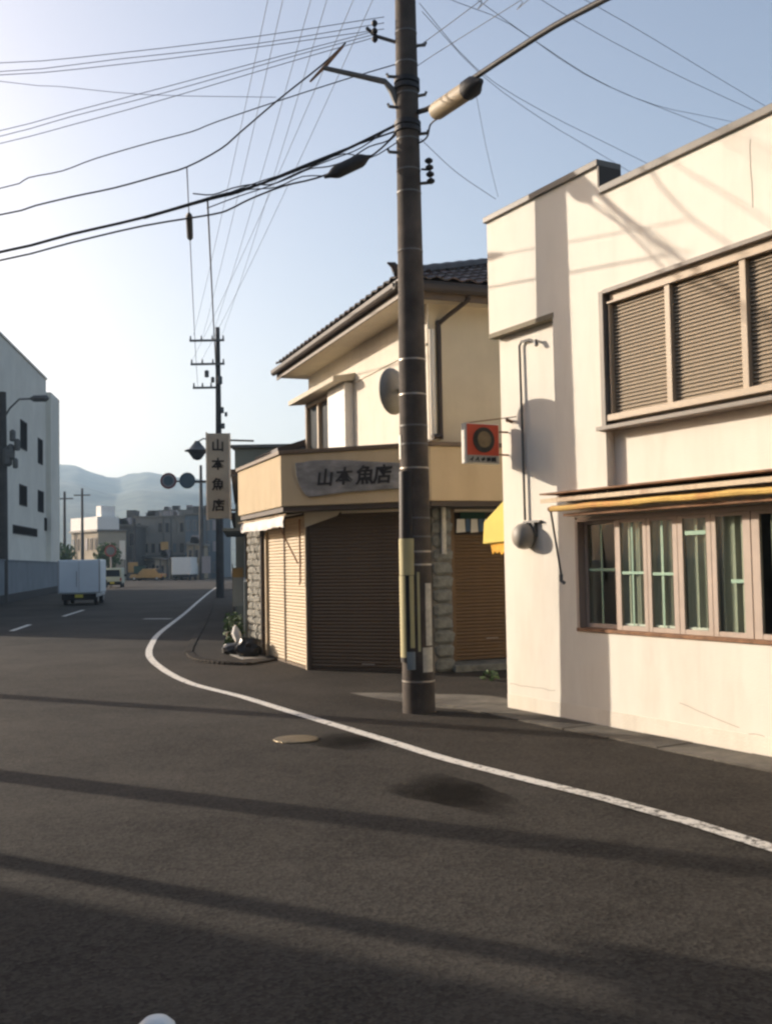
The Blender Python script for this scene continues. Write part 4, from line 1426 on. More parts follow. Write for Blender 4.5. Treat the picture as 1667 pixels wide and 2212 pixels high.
s1_ = V(-2.17, 11.53, 6.09).lerp(V(-9.2, 51.4, 10.5), .078) - V(0, 0, .172)
MB().tube([s0_, s0_.lerp(s1_, .1), s0_.lerp(s1_, .9), s1_], [.018, .045, .045, .018], 10).build('cable_sleeve', M['cable'], smooth=True, origin=s0_, label='black tubular sleeve on the thin street cable', cat='cable sleeve')
# to the right
cable('thick_cable', [(0.30, 11.38, 6.52), (0.411, 11.218, 6.54), (0.583, 10.914, 6.474), (0.927, 10.303, 6.457), (1.213, 9.796, 6.435), (1.593, 9.121, 6.392), (1.907, 8.564, 6.312), (2.277, 7.908, 6.236), (3.4, 5.9, 6.15), (6.0, 1.3, 6.6)], .030, 'thick dark cable rising from the pole to the top right')
b = MB()
a_, c_ = V(.595, 10.89, 6.395), V(.965, 10.235, 6.375)
ax = (c_ - a_)
L_ = ax.length
b.lathe(a_, ax, [(0, .02), (.02, .088), (.05, .096), (L_ - .14, .096), (L_ - .13, .08)], 14)
tc_ = thing('splice_closure', 'tan splice closure with a dark end hanging right of the pole', 'cable box', a_)
b.build('closure_case', M['tan_case'], tc_, smooth=True)
b = MB()
b.lathe(a_, ax, [(L_ - .128, .104), (L_ - .02, .104), (L_ + .05, .06), (L_ + .12, .026)], 14)
b.build('closure_end', M['cable'], tc_, smooth=True)
cable('slack_loop', [(0.635, 10.821, 6.309), (0.551, 10.97, 6.298), (0.521, 11.023, 6.197), (0.463, 11.126, 6.179), (.36, 11.3, 6.2)], .010, 'short slack loop of cable under the tan splice closure')
cable('thin_wire', [(0.3, 11.38, 7.28), (0.424, 11.195, 7.255), (1.04, 10.103, 7.181), (1.317, 9.612, 7.152), (4.7, 3.5, 7.6)], .0045, 'upper thin wire climbing right from the pole top', None, 'wire')
cable('thin_wire', [(0.33, 11.35, 7.05), (0.593, 10.896, 7.023), (1.355, 9.545, 6.866), (1.602, 9.106, 6.826), (4.8, 3.5, 7.2)], .004, 'lower thin wire climbing right from the pole', None, 'wire')
BK = [[(420, 10), (620, 240), (850, 390), (1200, 565)], [(430, 40), (640, 265), (860, 425), (1060, 545)], [(560, 10), (740, 85), (1000, 260), (1250, 370), (1500, 425)],
      [(600, -20), (860, 165), (1100, 310), (1450, 450)], [(760, -60), (1000, 90), (1300, 250), (1560, 372)], [(860, -80), (1150, 80), (1400, 230), (1667, 390)]]
for i, q in enumerate(BK):
    yy = [12.5, 13.5, 15.2, 17.2, 19.4]
    pts = [at(648.2 + x * .6112, y * .6112, yy[k]) for k, (x, y) in enumerate(q)]
    pts = pts + [pts[-1] + (pts[-1] - pts[-2]) * 3]
    if i > 1: pts = [pts[0] + (pts[0] - pts[1]) * .9] + pts
    cable('thin_wire', pts, .0042, ('first', 'second', 'third', 'fourth', 'fifth', 'rightmost')[i] + ' from the left of the faint wires sagging behind the white parapet', 'faint wires behind the white building', 'wire')
cable('thin_wire', [at(908, 300, 11.6), at(985, 372, 12.4), at(1070, 430, 13.6)], .004, 'thin drop wire slanting from the pole to the white roof', None, 'wire')
cable('thin_wire', [at(1028, 205, 11.0), at(1050, 320, 12.2), at(1075, 425, 13.6)], .003, 'nearly vertical faint wire below the tan closure', None, 'wire')
# power lines overhead down the street
for i, px in enumerate((573, 605, 664, 698, 752, 793)):
    E_ = V(-9.35 + .47 * (i % 4) - .05 * (i > 3), 51.0, 13.02 if i < 4 else 11.82)
    m_ = at(px, 0, 19.2)
    s_ = E_ + (m_ - E_) * ((51.0 - 11.3) / (51.0 - m_.y))
    cable('power_line', sag(s_, E_, .35, 24), .0065, ('leftmost', 'second', 'third', 'fourth', 'fifth', 'rightmost')[i] + ' of the thin power lines overhead running to the far crossarms', 'power lines down the street', 'wire', sub=1)

# ------------------------------------------------------------------ FAR POLE with lamp and round signs
FP = V(-8.36, 52.3, 0)
fp = thing('utility_pole', 'tall far utility pole with crossarms behind the vertical sign', 'utility pole', FP)
MB().lathe(FP, V(0, 0, 1), [(0, .21), (6, .17), (13.7, .11)], 14).build('pole_shaft', M['pole_far'], fp, smooth=True)
for z, x0, x1 in ((13.0, -9.75, -8.0), (11.8, -9.7, -8.0), (10.6, -9.6, -8.2)):
    MB().box(x0, x1, 52.05, 52.15, z - .05, z + .05).build('crossarm', M['steel'], fp)
    b = MB()
    for k in range(4):
        x = x0 + .05 + k * (x1 - x0 - .1) / 3
        b.lathe(V(x, 52.1, z + .05), V(0, 0, 1), [(0, .03), (.06, .055), (.1, .03), (.16, .045), (.2, .02)], 8)
    b.build('insulators', M['steel'], fp)
b = MB()
for k, (x, z, w) in enumerate(((-8.9, 11.25, .25), (-8.6, 10.95, .2), (-8.25, 10.9, .3), (-8.15, 9.4, .22), (-7.95, 9.2, .16), (-8.1, 8.6, .2))):
    b.lathe(V(x, 52.1, z - w / 2), V(0, 0, 1), [(0, w * .3), (w * .1, w * .45), (w * 1.3, w * .45), (w * 1.45, w * .2)], 8)
b.build('switch_gear', M['steel'], fp)
MB().lathe(V(-8.2, 52.1, 7.0), V(0, 0, 1), [(0, .3), (.1, .36), (.9, .36), (1.1, .2)], 12).build('transformer', M['steel'], fp, smooth=True)
sa = thing('road_sign_arm', 'horizontal arm with two round traffic signs reaching left over the street', 'road sign', V(-8.4, 51.4, 5.85))
MB().tube([V(-8.3, 51.9, 5.85), V(-10.9, 51.4, 5.85)], .045, 8).build('arm', M['steel'], sa)
for nm, x, ms in (('round_sign', -10.70, (('sign_red', .40, .0), ('sign_pale', .315, .012), ('sign_blue', .235, .022))), ('round_sign', -9.77, (('sign_blue', .40, .0),))):
    par = sa
    for mi, (m_, r_, dz) in enumerate(ms):
        o = MB().lathe(V(x, 51.3 - dz, 5.86), V(0, -1, 0), [(0, r_), (.02, r_)], 28).build(nm if mi == 0 else ('pale_ring' if mi == 1 else 'sign_centre'), M[m_], par)
        if mi == 0: par = o
lp = thing('street_lamp', 'saucer shaped street lamp on a bracket beside the vertical sign', 'street lamp', V(-9.25, 51.2, 7.3))
MB().lathe(V(-9.25, 51.2, 6.85), V(0, 0, 1), [(0, .06), (.05, .2), (.25, .34), (.42, .46), (.44, .62), (.48, .62), (.56, .4), (.75, .25), (.95, .1)], 18).build('lamp_shade', M['steel'], lp, smooth=True)
MB().tube([V(-9.25, 51.2, 7.75), V(-9.0, 51.5, 7.95), V(-8.4, 52.1, 7.9)], .035, 6).build('lamp_bracket', M['steel'], lp)

# ------------------------------------------------------------------ NEIGHBOURS beyond the shop on the right
NF = Fr((-2.62, 19.55), (-.137, .99), (-.99, -.137))
nbh = thing('neighbour_house', 'narrow brown house front wedged behind the vertical sign', 'house', NF.p(0, 0, 0))
MB().fbox(NF, .12, 9, -5, .0, 0, 3.3).build('wall', M['neighbour'], nbh)
MB().fbox(NF, .02, 9.2, -5, .28, 3.3, 3.42).build('roof', M['tile'], nbh)
MB().fbox(NF, .3, 8.5, .002, .03, 1.35, 2.2).build('window', M['glass_dark'], nbh)
MB().fbox(NF, .3, 8.5, .002, .06, .2, 1.3).build('wall_panel', M['bluegrey'], nbh)
MB().fbox(NF, .5, 5, .03, .45, 2.28, 2.33).build('canopy', M['bluegrey'], nbh)
n2 = thing('olive_house', 'plain olive walled building rising behind the shop fascia', 'building', V(-3.2, 29, 0))
b = MB()
b.box(-4.05, -1.2, 28.0, 33, 0, 4.78)
b.build('wall', M['olive'], n2)
MB().box(-4.15, -1.1, 27.9, 33.1, 4.78, 4.86).build('roof', M['coping'], n2)
MB().box(-3.75, -3.1, 27.96, 27.999, 3.4, 4.2).build('window', M['glass_dark'], n2)
n3 = thing('row_house', 'dark house front far down the right pavement', 'house', V(-5.0, 36, 0))
MB().fbox(NF, 11, 24, -5, .1, 0, 3.0).build('wall', M['far_dark'], n3)
MB().fbox(NF, 10.8, 24.2, -5, .4, 3.0, 3.15).build('roof', M['tile'], n3)
MB().fbox(NF, 11.3, 23.5, .102, .14, .5, 2.3).build('window', M['glass_dark'], n3)
pl_ = thing('price_banner', 'small orange and white banner on a stick at the dark house front', 'banner', V(-3.2, 22.2, 1.2))
b_ = V(-3.16, 22.2, 0)
MB().box(b_.x - .12, b_.x + .10, b_.y, b_.y + .02, 1.36, 1.56).build('cloth', M['car_orange'], pl_)
MB().box(b_.x - .12, b_.x + .10, b_.y + .001, b_.y + .019, .75, 1.355).build('cloth', M['sign_white'], pl_)
MB().tube([V(b_.x - .13, b_.y + .03, .05), V(b_.x - .13, b_.y + .03, 1.65)], .010, 6).build('pole', M['steel'], pl_)

# ------------------------------------------------------------------ LEFT SIDE: wall, big building, pole
LW = Fr((-14.2, 30.5), (-.205, .979), (.979, .205))
lw = thing('boundary_wall', 'long low blue grey boundary wall on the left side of the road', 'wall', LW.p(0, 0, 0))
for k in range(23):
    MB().fbox(LW, k * 2.0 + .008, k * 2.0 + 1.992, -.15, 0, .42, 2.05).build('wall_panel', M['block_wall'], lw)
MB().fbox(LW, 0, 46, -.16, .03, 0, .415).build('plinth', M['plinth'], lw)
MB().fbox(LW, -.05, 46.05, -.19, .04, 2.052, 2.11).build('wall_coping', M['block_wall'], lw)

BL = Fr((-18.6, 31.0), (-.143, .99), (.99, .143))
lb = thing('grey_building', 'tall pale grey building with narrow windows behind the boundary wall', 'building', BL.p(0, 0, 0))
b = MB()
b.prism([BL.p(-.4, 0, 0), BL.p(47.2, 0, 0), BL.p(47.2, -18, 0), BL.p(24, -18, 0)], V(0, 0, 15.85))
b.build('wall', M['left_wall'], lb)
MB().fbox(BL, 47.2, 51.0, -12, .35, 0, 14.9).build('stair_tower', M['left_wall'], lb)
MB().prism([BL.p(-.5, .08, 15.85), BL.p(47.3, .08, 15.85), BL.p(47.3, -18.1, 15.85), BL.p(23.9, -18.1, 15.85)], V(0, 0, .13)).build('roof_edge', M['left_wall'], lb)


def bl_at(px, py):
    d = CF + CR * ((px - CX) / FPX) - CU * ((py - CY) / FPX)
    k = (BL.o - CAM).dot(BL.n) / d.dot(BL.n)
    P = CAM + d * k
    return (P - BL.o).dot(BL.d), P.z


wins = [((44, 905), (58, 975)), ((82, 945), (92, 1005)), ((42, 1045), (58, 1095)), ((82, 1058), (94, 1108)), ((28, 1133), (80, 1160)), ((96, 1118), (106, 1148))]
for (x0, y0), (x1, y1) in wins:
    t0, z1 = bl_at(x0, y0)
    t1, z0 = bl_at(x1, y1)
    w_ = MB().fbox(BL, t0, t1, .004, .05, z0, z1).build('window', M['plinth'], lb)
    MB().fbox(BL, t0 + .1, t1 - .1, .051, .055, z0 + .08, z1 - .08).build('pane', M['dark'], w_)
# off to the left of the frame the facade carries on with the same windows
for t in (6, 12, 18, 24):
    for z in (4.5, 9.5):
        w_ = MB().fbox(BL, t, t + 1.6, .004, .05, z, z + 2.2).build('window', M['grey_frame'], lb)
        MB().fbox(BL, t + .1, t + 1.5, .051, .055, z + .08, z + 2.1).build('pane', M['glass_dark'], w_)
lpo = at(6, 1200, 50)
lpt = thing('utility_pole', 'dark utility pole with a lamp arm in front of the grey building', 'utility pole', V(lpo.x, 50, 0))
MB().lathe(V(lpo.x, 50, 0), V(0, 0, 1), [(0, .27), (5, .24), (10.2, .17)], 14).build('pole_shaft', M['pole_far'], lpt, smooth=True)
q0, q1 = at(22, 882, 50), at(104, 860, 50)
MB().tube([V(lpo.x, 50, q0.z - .6), q0, q0.lerp(q1, .25) + V(0, 0, .32), q1], [.05, .05, .05, .05], 6).build('lamp_arm', M['steel'], lpt)
qa, qb = at(66, 861, 50), at(106, 860, 50)
MB().tube([qa, qa.lerp(qb, .2), qa.lerp(qb, .85), qb], [.06, .16, .17, .06], 8).build('lamp_head', M['steel'], lpt)
b = MB()
for (x, y, w) in ((28, 940, .3), (38, 960, .3), (24, 975, .4), (34, 1000, .26), (16, 985, .5)):
    q = at(x, y, 50)
    b.lathe(q - V(0, 0, w), V(0, 0, 1), [(0, w * .3), (w * .2, w * .5), (w * 1.6, w * .5), (w * 1.9, w * .2)], 8)
b.build('transformer', M['steel'], lpt)

# ------------------------------------------------------------------ DISTANT BUILDINGS across the street end
def far_block(name, label, cat, x0, x1, ytop, Y, m, rows, cols, depth=12, roof='coping', wm='glass_dark', zoff=0.25, win_w=.62, win_h=.5):
    a_, c_ = at(x0, ytop, Y), at(x1, ytop, Y)
    h = (a_.z + c_.z) / 2
    t = thing(name, label, cat, V((a_.x + c_.x) / 2, Y, 0))
    MB().box(a_.x, c_.x, Y, Y + depth, 0, h).build('wall', m, t)
    MB().box(a_.x - .2, c_.x + .2, Y - .25, Y + depth, h, h + .25).build('roof', M[roof], t)
    fl = h / rows
    cw = (c_.x - a_.x) / cols
    rnd = random.Random(name)
    pms = {}
    fm = MB().box(0, cw * win_w, -.06, -.002, 0, fl * win_h).mesh('window', M['grey_frame'])
    pm = MB().box(.08, cw * win_w - .08, -.075, -.0605, .08, fl * win_h - .08).mesh('pane', M[wm])
    for r_ in range(rows):
        for k in range(cols):
            w_ = piece('window', fm, M['grey_frame'], t, V(a_.x + cw * (k + (1 - win_w) / 2), Y, fl * (r_ + zoff)))
            mm = rnd.choice([wm, wm, wm, 'far_grey', 'sign_pale', 'far_blue'])
            if mm not in pms:
                pms[mm] = pm.copy()
                pms[mm].materials.clear()
                pms[mm].materials.append(M[mm])
            link('pane', pms[mm], M[mm], w_)
    for k in range(3 + cols // 2):       # roof clutter and wall pipes
        x = rnd.uniform(a_.x + .5, c_.x - 1.5)
        w2, h2 = rnd.uniform(.5, 1.4), rnd.uniform(.4, 1.1)
        MB().box(x, x + w2, Y + 1, Y + 2, h + .26, h + .26 + h2).build('roof_unit', M[rnd.choice(['far_grey', 'far_dark', 'sign_pale', 'steel'])], t)
    for k in range(2):
        x = rnd.uniform(a_.x + .3, c_.x - .3)
        MB().tube([V(x, Y - .12, .1), V(x, Y - .12, h - .1)], .07, 6).build('downpipe', M['steel'], t)
    x = rnd.uniform(a_.x + .5, (a_.x + c_.x) / 2)
    MB().box(x, x + (c_.x - a_.x) * .4, Y - .9, Y - .10, 2.6, 2.75).build('shop_awning', M[rnd.choice(['sign_pale', 'far_tan', 'bluegrey'])], t)
    return t, a_, c_, h


tb, a_, c_, h = far_block('tan_house', 'distant tan block with a white roof parapet left of the street end', 'building', 124, 242, 1150, 135, M['far_tan'], 2, 6, 4)
MB().box(a_.x, c_.x, 134.9, 138, h + .26, h + 1.9).build('roof_parapet', M['white_paint'], tb)
q = at(208, 1095, 136)
q2 = at(229, 1120, 136)
MB().box(q.x, q2.x, 136, 138, h + 1.9, q.z).build('roof_hut', M['white_paint'], tb)
tb.rotation_euler = (0, 0, radians(-46))
far_block('dark_block', 'distant dark low block beside the tan building', 'building', 226, 293, 1137, 140, M['far_dark'], 2, 4)
tb, a_, c_, h = far_block('grey_block', 'wide distant grey block with a flat roof closing the street', 'building', 293, 400, 1118, 146, M['far_grey'], 3, 7)
q, q2 = at(283, 1104, 150), at(302, 1125, 150)
MB().box(q.x, q2.x, 147.5, 150, q2.z - 1.5, q.z).build('water_tank', M['far_dark'], tb)
MB().box(a_.x - .3, c_.x + .3, 143.5, 146, 3.0, 3.25).build('shop_canopy', M['far_dark'], tb)
far_block('blue_grey_block', 'distant blue grey office block just left of the vertical sign', 'building', 400, 470, 1112, 142, M['far_blue'], 3, 5, wm='far_blue')
far_block('pale_block', 'far pale block above the roofs behind the street end', 'building', 345, 440, 1104, 190, M['far_grey'], 3, 6)
for k, (px, pt, Y) in enumerate(((140, 1062, 122), (178, 1055, 126))):
    q = at(px, pt, Y)
    t = thing('utility_pole', ('slim distant pole rising in front of the white parapet, left of two', 'slim distant pole rising in front of the white parapet, right of two')[k], 'utility pole', V(q.x, Y, 0))
    MB().lathe(V(q.x, Y, 0), V(0, 0, 1), [(0, .2), (q.z, .13)], 10).build('pole_shaft', M['pole_far'], t)
    MB().box(q.x - 1.0, q.x + 1.0, Y - .05, Y + .05, q.z - .9, q.z - .75).build('crossarm', M['steel'], t)
q = at(434, 1005, 128)
t = thing('utility_pole', 'slender distant pole below the saucer lamp at the street end', 'utility pole', V(q.x, 128, 0))
MB().lathe(V(q.x, 128, 0), V(0, 0, 1), [(0, .32), (6, .26), (q.z, .16)], 10).build('pole_shaft', M['pole_far'], t)
MB().box(q.x - 1.2, q.x + .6, 127.95, 128.05, q.z - 2.2, q.z - 2.0).build('crossarm', M['steel'], t)
q = at(291, 1160, 133)
t = thing('utility_pole', 'thin dark pole against the wide distant grey block', 'utility pole', V(q.x, 133, 0))
MB().lathe(V(q.x, 133, 0), V(0, 0, 1), [(0, .2), (at(291, 1120, 133).z, .15)], 10).build('pole_shaft', M['pole_far'], t)
q = at(240, 1190, 88)
t = thing('no_parking_sign', 'small round dark red and blue road sign on a thin white post', 'road sign', V(q.x, 88, 0))
MB().tube([V(q.x, 88, 0), V(q.x, 88, q.z)], .07, 8).build('post', M['sign_pale'], t)
o_ = MB().lathe(V(q.x, 87.9, q.z), V(0, -1, 0), [(0, .5), (.02, .5)], 20).build('sign_disc', M['sign_red'], t)
MB().lathe(V(q.x, 87.87, q.z), V(0, -1, 0), [(0, .36), (.01, .36)], 20).build('sign_centre', M['sign_blue'], o_)


def car(name, label, base, L_, w, h, heading, m, cab=.55, boxy=False, cat='car', plate=True):
    """car with its nose along `heading`; seen mostly from behind"""
    t = thing(name, label, cat, base)
    f = V(cos(heading), sin(heading), 0)
    s = V(-f.y, f.x, 0)

    def P(x, y, z): return base + f * x + s * y + V(0, 0, z)
    b = MB()
    if boxy:
        prof = [(0, .32), (0, h * .45), (.04, h * .96), (.12, h), (L_ * .80, h), (L_ * .93, h * .52), (L_ * .99, h * .48), (L_, .35)]
    else:
        prof = [(0, .3), (.02, h * .55), (L_ * .10, h * .60), (L_ * .22, h * .97), (L_ * .30, h), (L_ * .58, h), (L_ * .74, h * .60), (L_ * .96, h * .52), (L_, .35)]
    b.hexa([P(x, -w / 2, z) for x, z in prof], [P(x, w / 2, z) for x, z in prof])
    body_ = b.build('body', m, t, bevel=.06)
    b = MB()
    b.hexa([P(-.012, -w * .40, h * .56), P(-.012, w * .40, h * .56), P(.012, w * .38, h * .90), P(.012, -w * .38, h * .90)],
           [P(.05, -w * .40, h * .56), P(.05, w * .40, h * .56), P(.06, w * .38, h * .90), P(.06, -w * .38, h * .90)]) if boxy and cab else \
        b.hexa([P(L_ * .085, -w * .40, h * .63), P(L_ * .085, w * .40, h * .63), P(L_ * .20, w * .37, h * .95), P(L_ * .20, -w * .37, h * .95)],
               [P(L_ * .15, -w * .40, h * .63), P(L_ * .15, w * .40, h * .63), P(L_ * .26, w * .37, h * .95), P(L_ * .26, -w * .37, h * .95)])
    b.build('rear_window', M['glass_dark'], t) if cab else b.bm.free()
    MB().hexa([P(-.07, -w * .49, .22), P(.1, -w * .49, .22), P(.1, w * .49, .22), P(-.07, w * .49, .22)], [P(-.07, -w * .49, .50), P(.1, -w * .49, .50), P(.1, w * .49, .50), P(-.07, w * .49, .50)]).build('bumper', M['tyre'], t, bevel=.02)
    for y in (-1, 1):
        MB().hexa([P(-.02, y * w * .48, .55), P(-.02, y * w * .40, .55), P(.05, y * w * .40, .55), P(.05, y * w * .48, .55)], [P(-.02, y * w * .48, .80), P(-.02, y * w * .40, .80), P(.05, y * w * .40, .80), P(.05, y * w * .48, .80)]).build('tail_light', M['tail_red'], t)
        for x in (.62, L_ - .65):
            wh = MB().lathe(P(x, y * (w / 2 - .10), .28), s * y, [(-.08, .2), (-.07, .28), (.07, .28), (.09, .22)], 16).build('wheel', M['tyre'], t)
            MB().lathe(P(x, y * (w / 2 - .01), .28), s * y, [(.0, .17), (.012, .16)], 12).build('rim', M['chrome'], wh)
        MB().hexa([P(L_ * .72, y * w * .5, h * .55), P(L_ * .78, y * w * .5, h * .55), P(L_ * .78, y * (w * .5 + .18), h * .55), P(L_ * .72, y * (w * .5 + .18), h * .55)], [P(L_ * .72, y * w * .5, h * .66), P(L_ * .78, y * w * .5, h * .66), P(L_ * .78, y * (w * .5 + .18), h * .66), P(L_ * .72, y * (w * .5 + .18), h * .66)]).build('wing_mirror', M['tyre'], t)
    if plate:
        MB().hexa([P(-.085, -.17, .33), P(-.085, .17, .33), P(-.072, .17, .33), P(-.072, -.17, .33)], [P(-.085, -.17, .47), P(-.085, .17, .47), P(-.072, .17, .47), P(-.072, -.17, .47)]).build('number_plate', M['plate_yellow'], t)
    return t


hd_ = radians(99)
van = car('box_van', 'pale blue white box van with a yellow plate seen from behind on the road', V(-13.62, 46.2, 0), 3.4, 1.5, 1.6, hd_, M['van_white'], 0, True, 'van')
f_, s_ = V(cos(hd_), sin(hd_), 0), V(-sin(hd_), cos(hd_), 0)
b = MB()
c0 = V(-13.62, 46.2, 0)
b.hexa([c0 + f_ * x + s_ * y + V(0, 0, .52) for x, y in ((-.05, -.92), (2.2, -.92), (2.2, .92), (-.05, .92))], [c0 + f_ * x + s_ * y + V(0, 0, 2.0) for x, y in ((-.05, -.92), (2.2, -.92), (2.2, .92), (-.05, .92))])
cb = b.build('cargo_box', M['van_white'], van, bevel=.05)
MB().prism([c0 + f_ * -.056 + s_ * y + V(0, 0, .6) for y in (-.006, .006)] + [c0 + f_ * -.056 + s_ * y + V(0, 0, 1.94) for y in (.006, -.006)], f_ * .004).build('door_seam', M['grey_frame'], cb)
for y in (-.88, .88):
    MB().hexa([c0 + f_ * -.058 + s_ * (y - .03) + V(0, 0, .56), c0 + f_ * -.058 + s_ * (y + .03) + V(0, 0, .56), c0 + f_ * -.051 + s_ * (y + .03) + V(0, 0, .56), c0 + f_ * -.051 + s_ * (y - .03) + V(0, 0, .56)],
              [c0 + f_ * -.058 + s_ * (y - .03) + V(0, 0, 1.98), c0 + f_ * -.058 + s_ * (y + .03) + V(0, 0, 1.98), c0 + f_ * -.051 + s_ * (y + .03) + V(0, 0, 1.98), c0 + f_ * -.051 + s_ * (y - .03) + V(0, 0, 1.98)]).build('corner_strip', M['chrome'], cb)
MB().tube([c0 + f_ * -.075 + s_ * .1 + V(0, 0, .8), c0 + f_ * -.075 + s_ * .1 + V(0, 0, 1.5)], .015, 6).build('lock_bar', M['chrome'], cb)
q = at(243, 1262, 86)
car('small_car', 'cream coloured small car parked at the end of the left wall', V(q.x, 86, 0), 3.3, 1.55, 1.62, radians(100), M['car_cream'], .5, True)
q = at(327, 1249, 128)
car('orange_car', 'orange sunlit car in front of the distant grey block', V(q.x + 1.6, 128, 0), 4.2, 1.7, 1.45, radians(170), M['car_orange'], .5, False)
q = at(392, 1240, 124)
tr = thing('white_truck', 'white panel truck parked near the blue grey block', 'truck', V(q.x, 124, 0))
MB().box(q.x - 1.15, q.x + 1.15, 124, 128, .7, 2.75).build('cargo_box', M['white_paint'], tr, bevel=.04)
MB().box(q.x - .95, q.x + .95, 128.05, 129.6, .5, 2.1).build('cab', M['white_paint'], tr, bevel=.1)
MB().box(q.x - 1.0, q.x + 1.0, 124.1, 129, .35, .69).build('chassis', M['tyre'], tr)
for y in (124.9, 128.6):
    for x in (-1, 1):
        MB().lathe(V(q.x + x * .85, y, .36), V(x, 0, 0), [(-.12, .3), (-.1, .36), (.1, .36), (.12, .28)], 14).build('wheel', M['tyre'], tr)
q = at(287, 1216, 132)
t = thing('orange_glow_board', 'small orange board painted for a glow before the dark distant block', 'board', V(q.x, 132, 0))
MB().box(q.x - .6, q.x + .6, 132, 132.4, 1.0, 2.3).build('board', M['car_orange'], t, bevel=.05)  # plain orange colour stands in for a distant glow
MB().box(q.x - .5, q.x - .4, 132.1, 132.3, 0, 1.0).build('leg', M['steel'], t)
MB().box(q.x + .4, q.x + .5, 132.1, 132.3, 0, 1.0).build('leg', M['steel'], t)
far_block('low_shop', 'small low pale shop at the foot of the wide grey block', 'shop', 335, 368, 1208, 138, M['far_tan'], 1, 3, 5, zoff=.1, win_h=.6)
far_block('low_house', 'low dark brown house squeezed between the grey block and the white truck', 'house', 404, 432, 1178, 134, M['neighbour'], 2, 2, 6)
for k, (px, py, Y, w, h_, m_, lab) in enumerate(((265, 1195, 131, .35, 1.6, 'sign_edge', 'slim white upright banner at the dark block'), (356, 1182, 137, .5, .7, 'car_orange', 'small orange sign on the wide grey block'), (446, 1226, 120, .5, 1.3, 'sign_pale', 'small pale board by the far pole'), (302, 1238, 128, .7, .9, 'deep_green', 'dark green bin beside the orange car'))):
    q = at(px, py, Y)
    t = thing(('banner', 'shop_sign', 'notice_board', 'bin')[k], lab, ('banner', 'sign', 'board', 'bin')[k], V(q.x, Y, 0))
    MB().box(q.x - w, q.x + w, Y - .06, Y, max(.3, q.z - h_ / 2), q.z + h_).build('panel', M[m_], t)
    MB().tube([V(q.x + w * .8, Y + .05, 0), V(q.x + w * .8, Y + .05, q.z + h_ * .8)], .05, 6).build('post', M['steel'], t)
# roadside hedge clumps at the street end
def tree(label, x, y, h, w, seed):
    rnd = random.Random(seed)
    t = thing('tree', label, 'tree', V(x, y, 0))
    MB().tube([V(x, y, 0), V(x + .1, y, h * .4), V(x - .1, y, h * .75)], [.18, .13, .05], 7).build('trunk', M['stem'], t)
    b = MB()
    for k in range(700):
        a = rnd.uniform(0, 2 * pi)
        u = rnd.uniform(-1, 1)
        rr_ = rnd.random() ** .4
        c_ = V(x + cos(a) * sqrt(1 - u * u) * w * rr_, y + sin(a) * sqrt(1 - u * u) * w * rr_, h * .65 + u * h * .34 * rr_)
        c_ += V(mnoise.noise(c_ * .9), mnoise.noise(c_ * .9 + V(5, 0, 0)), 0) * w * .4
        d1 = V(rnd.uniform(-1, 1), rnd.uniform(-1, 1), rnd.uniform(-1, 1)).normalized()
        d2 = d1.orthogonal().normalized()
        s_ = rnd.uniform(.12, .28)
        b.quad(c_ - d1 * s_, c_ + d2 * s_ * .6, c_ + d1 * s_, c_ - d2 * s_ * .6)
    b.build('crown', M['leaf'], t)


q = at(232, 1180, 118)
tree('dark green tree between the tan block and the dark block', q.x, 118, 4.6, 1.6, 4)
q = at(131, 1200, 112)
tree('small dark tree at the corner of the grey building', q.x, 112, 4.5, 1.5, 6)

# hills
prof_h = [(-200, 1010), (0, 985), (60, 992), (124, 1000), (170, 1008), (215, 1026), (250, 1037), (280, 1027), (310, 1021), (350, 1023), (430, 1032), (520, 1055), (700, 1090), (900, 1110), (1300, 1130), (1900, 1140), (2300, 1140)]


def ridge(px):
    for (a, ya), (c, yc) in zip(prof_h, prof_h[1:]):
        if a <= px <= c: return ya + (yc - ya) * (px - a) / (c - a)
    return prof_h[-1][1]


b = MB()
cols, rows = 220, 26
gv = []
for i in range(cols + 1):
    px = -200 + 2500 * i / cols
    top = at(px, ridge(px), 1500)
    colv = []
    for j in range(rows + 1):
        v = j / rows
        Y = 620 + (1500 - 620) * v
        k = Y / 1500
        hgt = top.z * (v ** .9) * (1 if v < 1 else 1)
        q = V(top.x * k, Y, hgt)
        n_ = mnoise.fractal(V(q.x * .006, q.y * .006, 0), 1.0, 2.0, 5)
        q.z = max(-2, q.z + n_ * 26 * v * (1 - .7 * v) + mnoise.noise(V(q.x * .05, q.y * .05, 3)) * 3.0 * v)
        colv.append(b.bm.verts.new(q))
    gv.append(colv)
for i in range(cols):
    for j in range(rows):
        b.bm.faces.new((gv[i][j], gv[i + 1][j], gv[i + 1][j + 1], gv[i][j + 1]))
hl = b.build('hills', M['hill'], kind='structure')
for p_ in hl.data.polygons: p_.use_smooth = True

# ------------------------------------------------------------------ road details
b = MB()
mh = V(-.86, 9.63, .006)
b.lathe(mh, V(0, 0, 1), [(0, .21), (.006, .205), (.008, .19)], 28)
b.build('manhole_cover', M['manhole'], origin=mh, label='worn round iron cover glinting in the road beside the white line', cat='manhole cover')


def blob_sheet(name, m, pts, z, label, cat):
    pp = smooth_path([V(x, y, z) for x, y in pts] + [V(pts[0][0], pts[0][1], z)], 5)[:-1]
    b = MB()
    b.bm.faces.new([b.bm.verts.new(p + V(mnoise.noise(p * 9), mnoise.noise(p * 9 + V(3, 3, 3)), 0) * .03) for p in pp])
    return b.build(name, m, kind='structure')


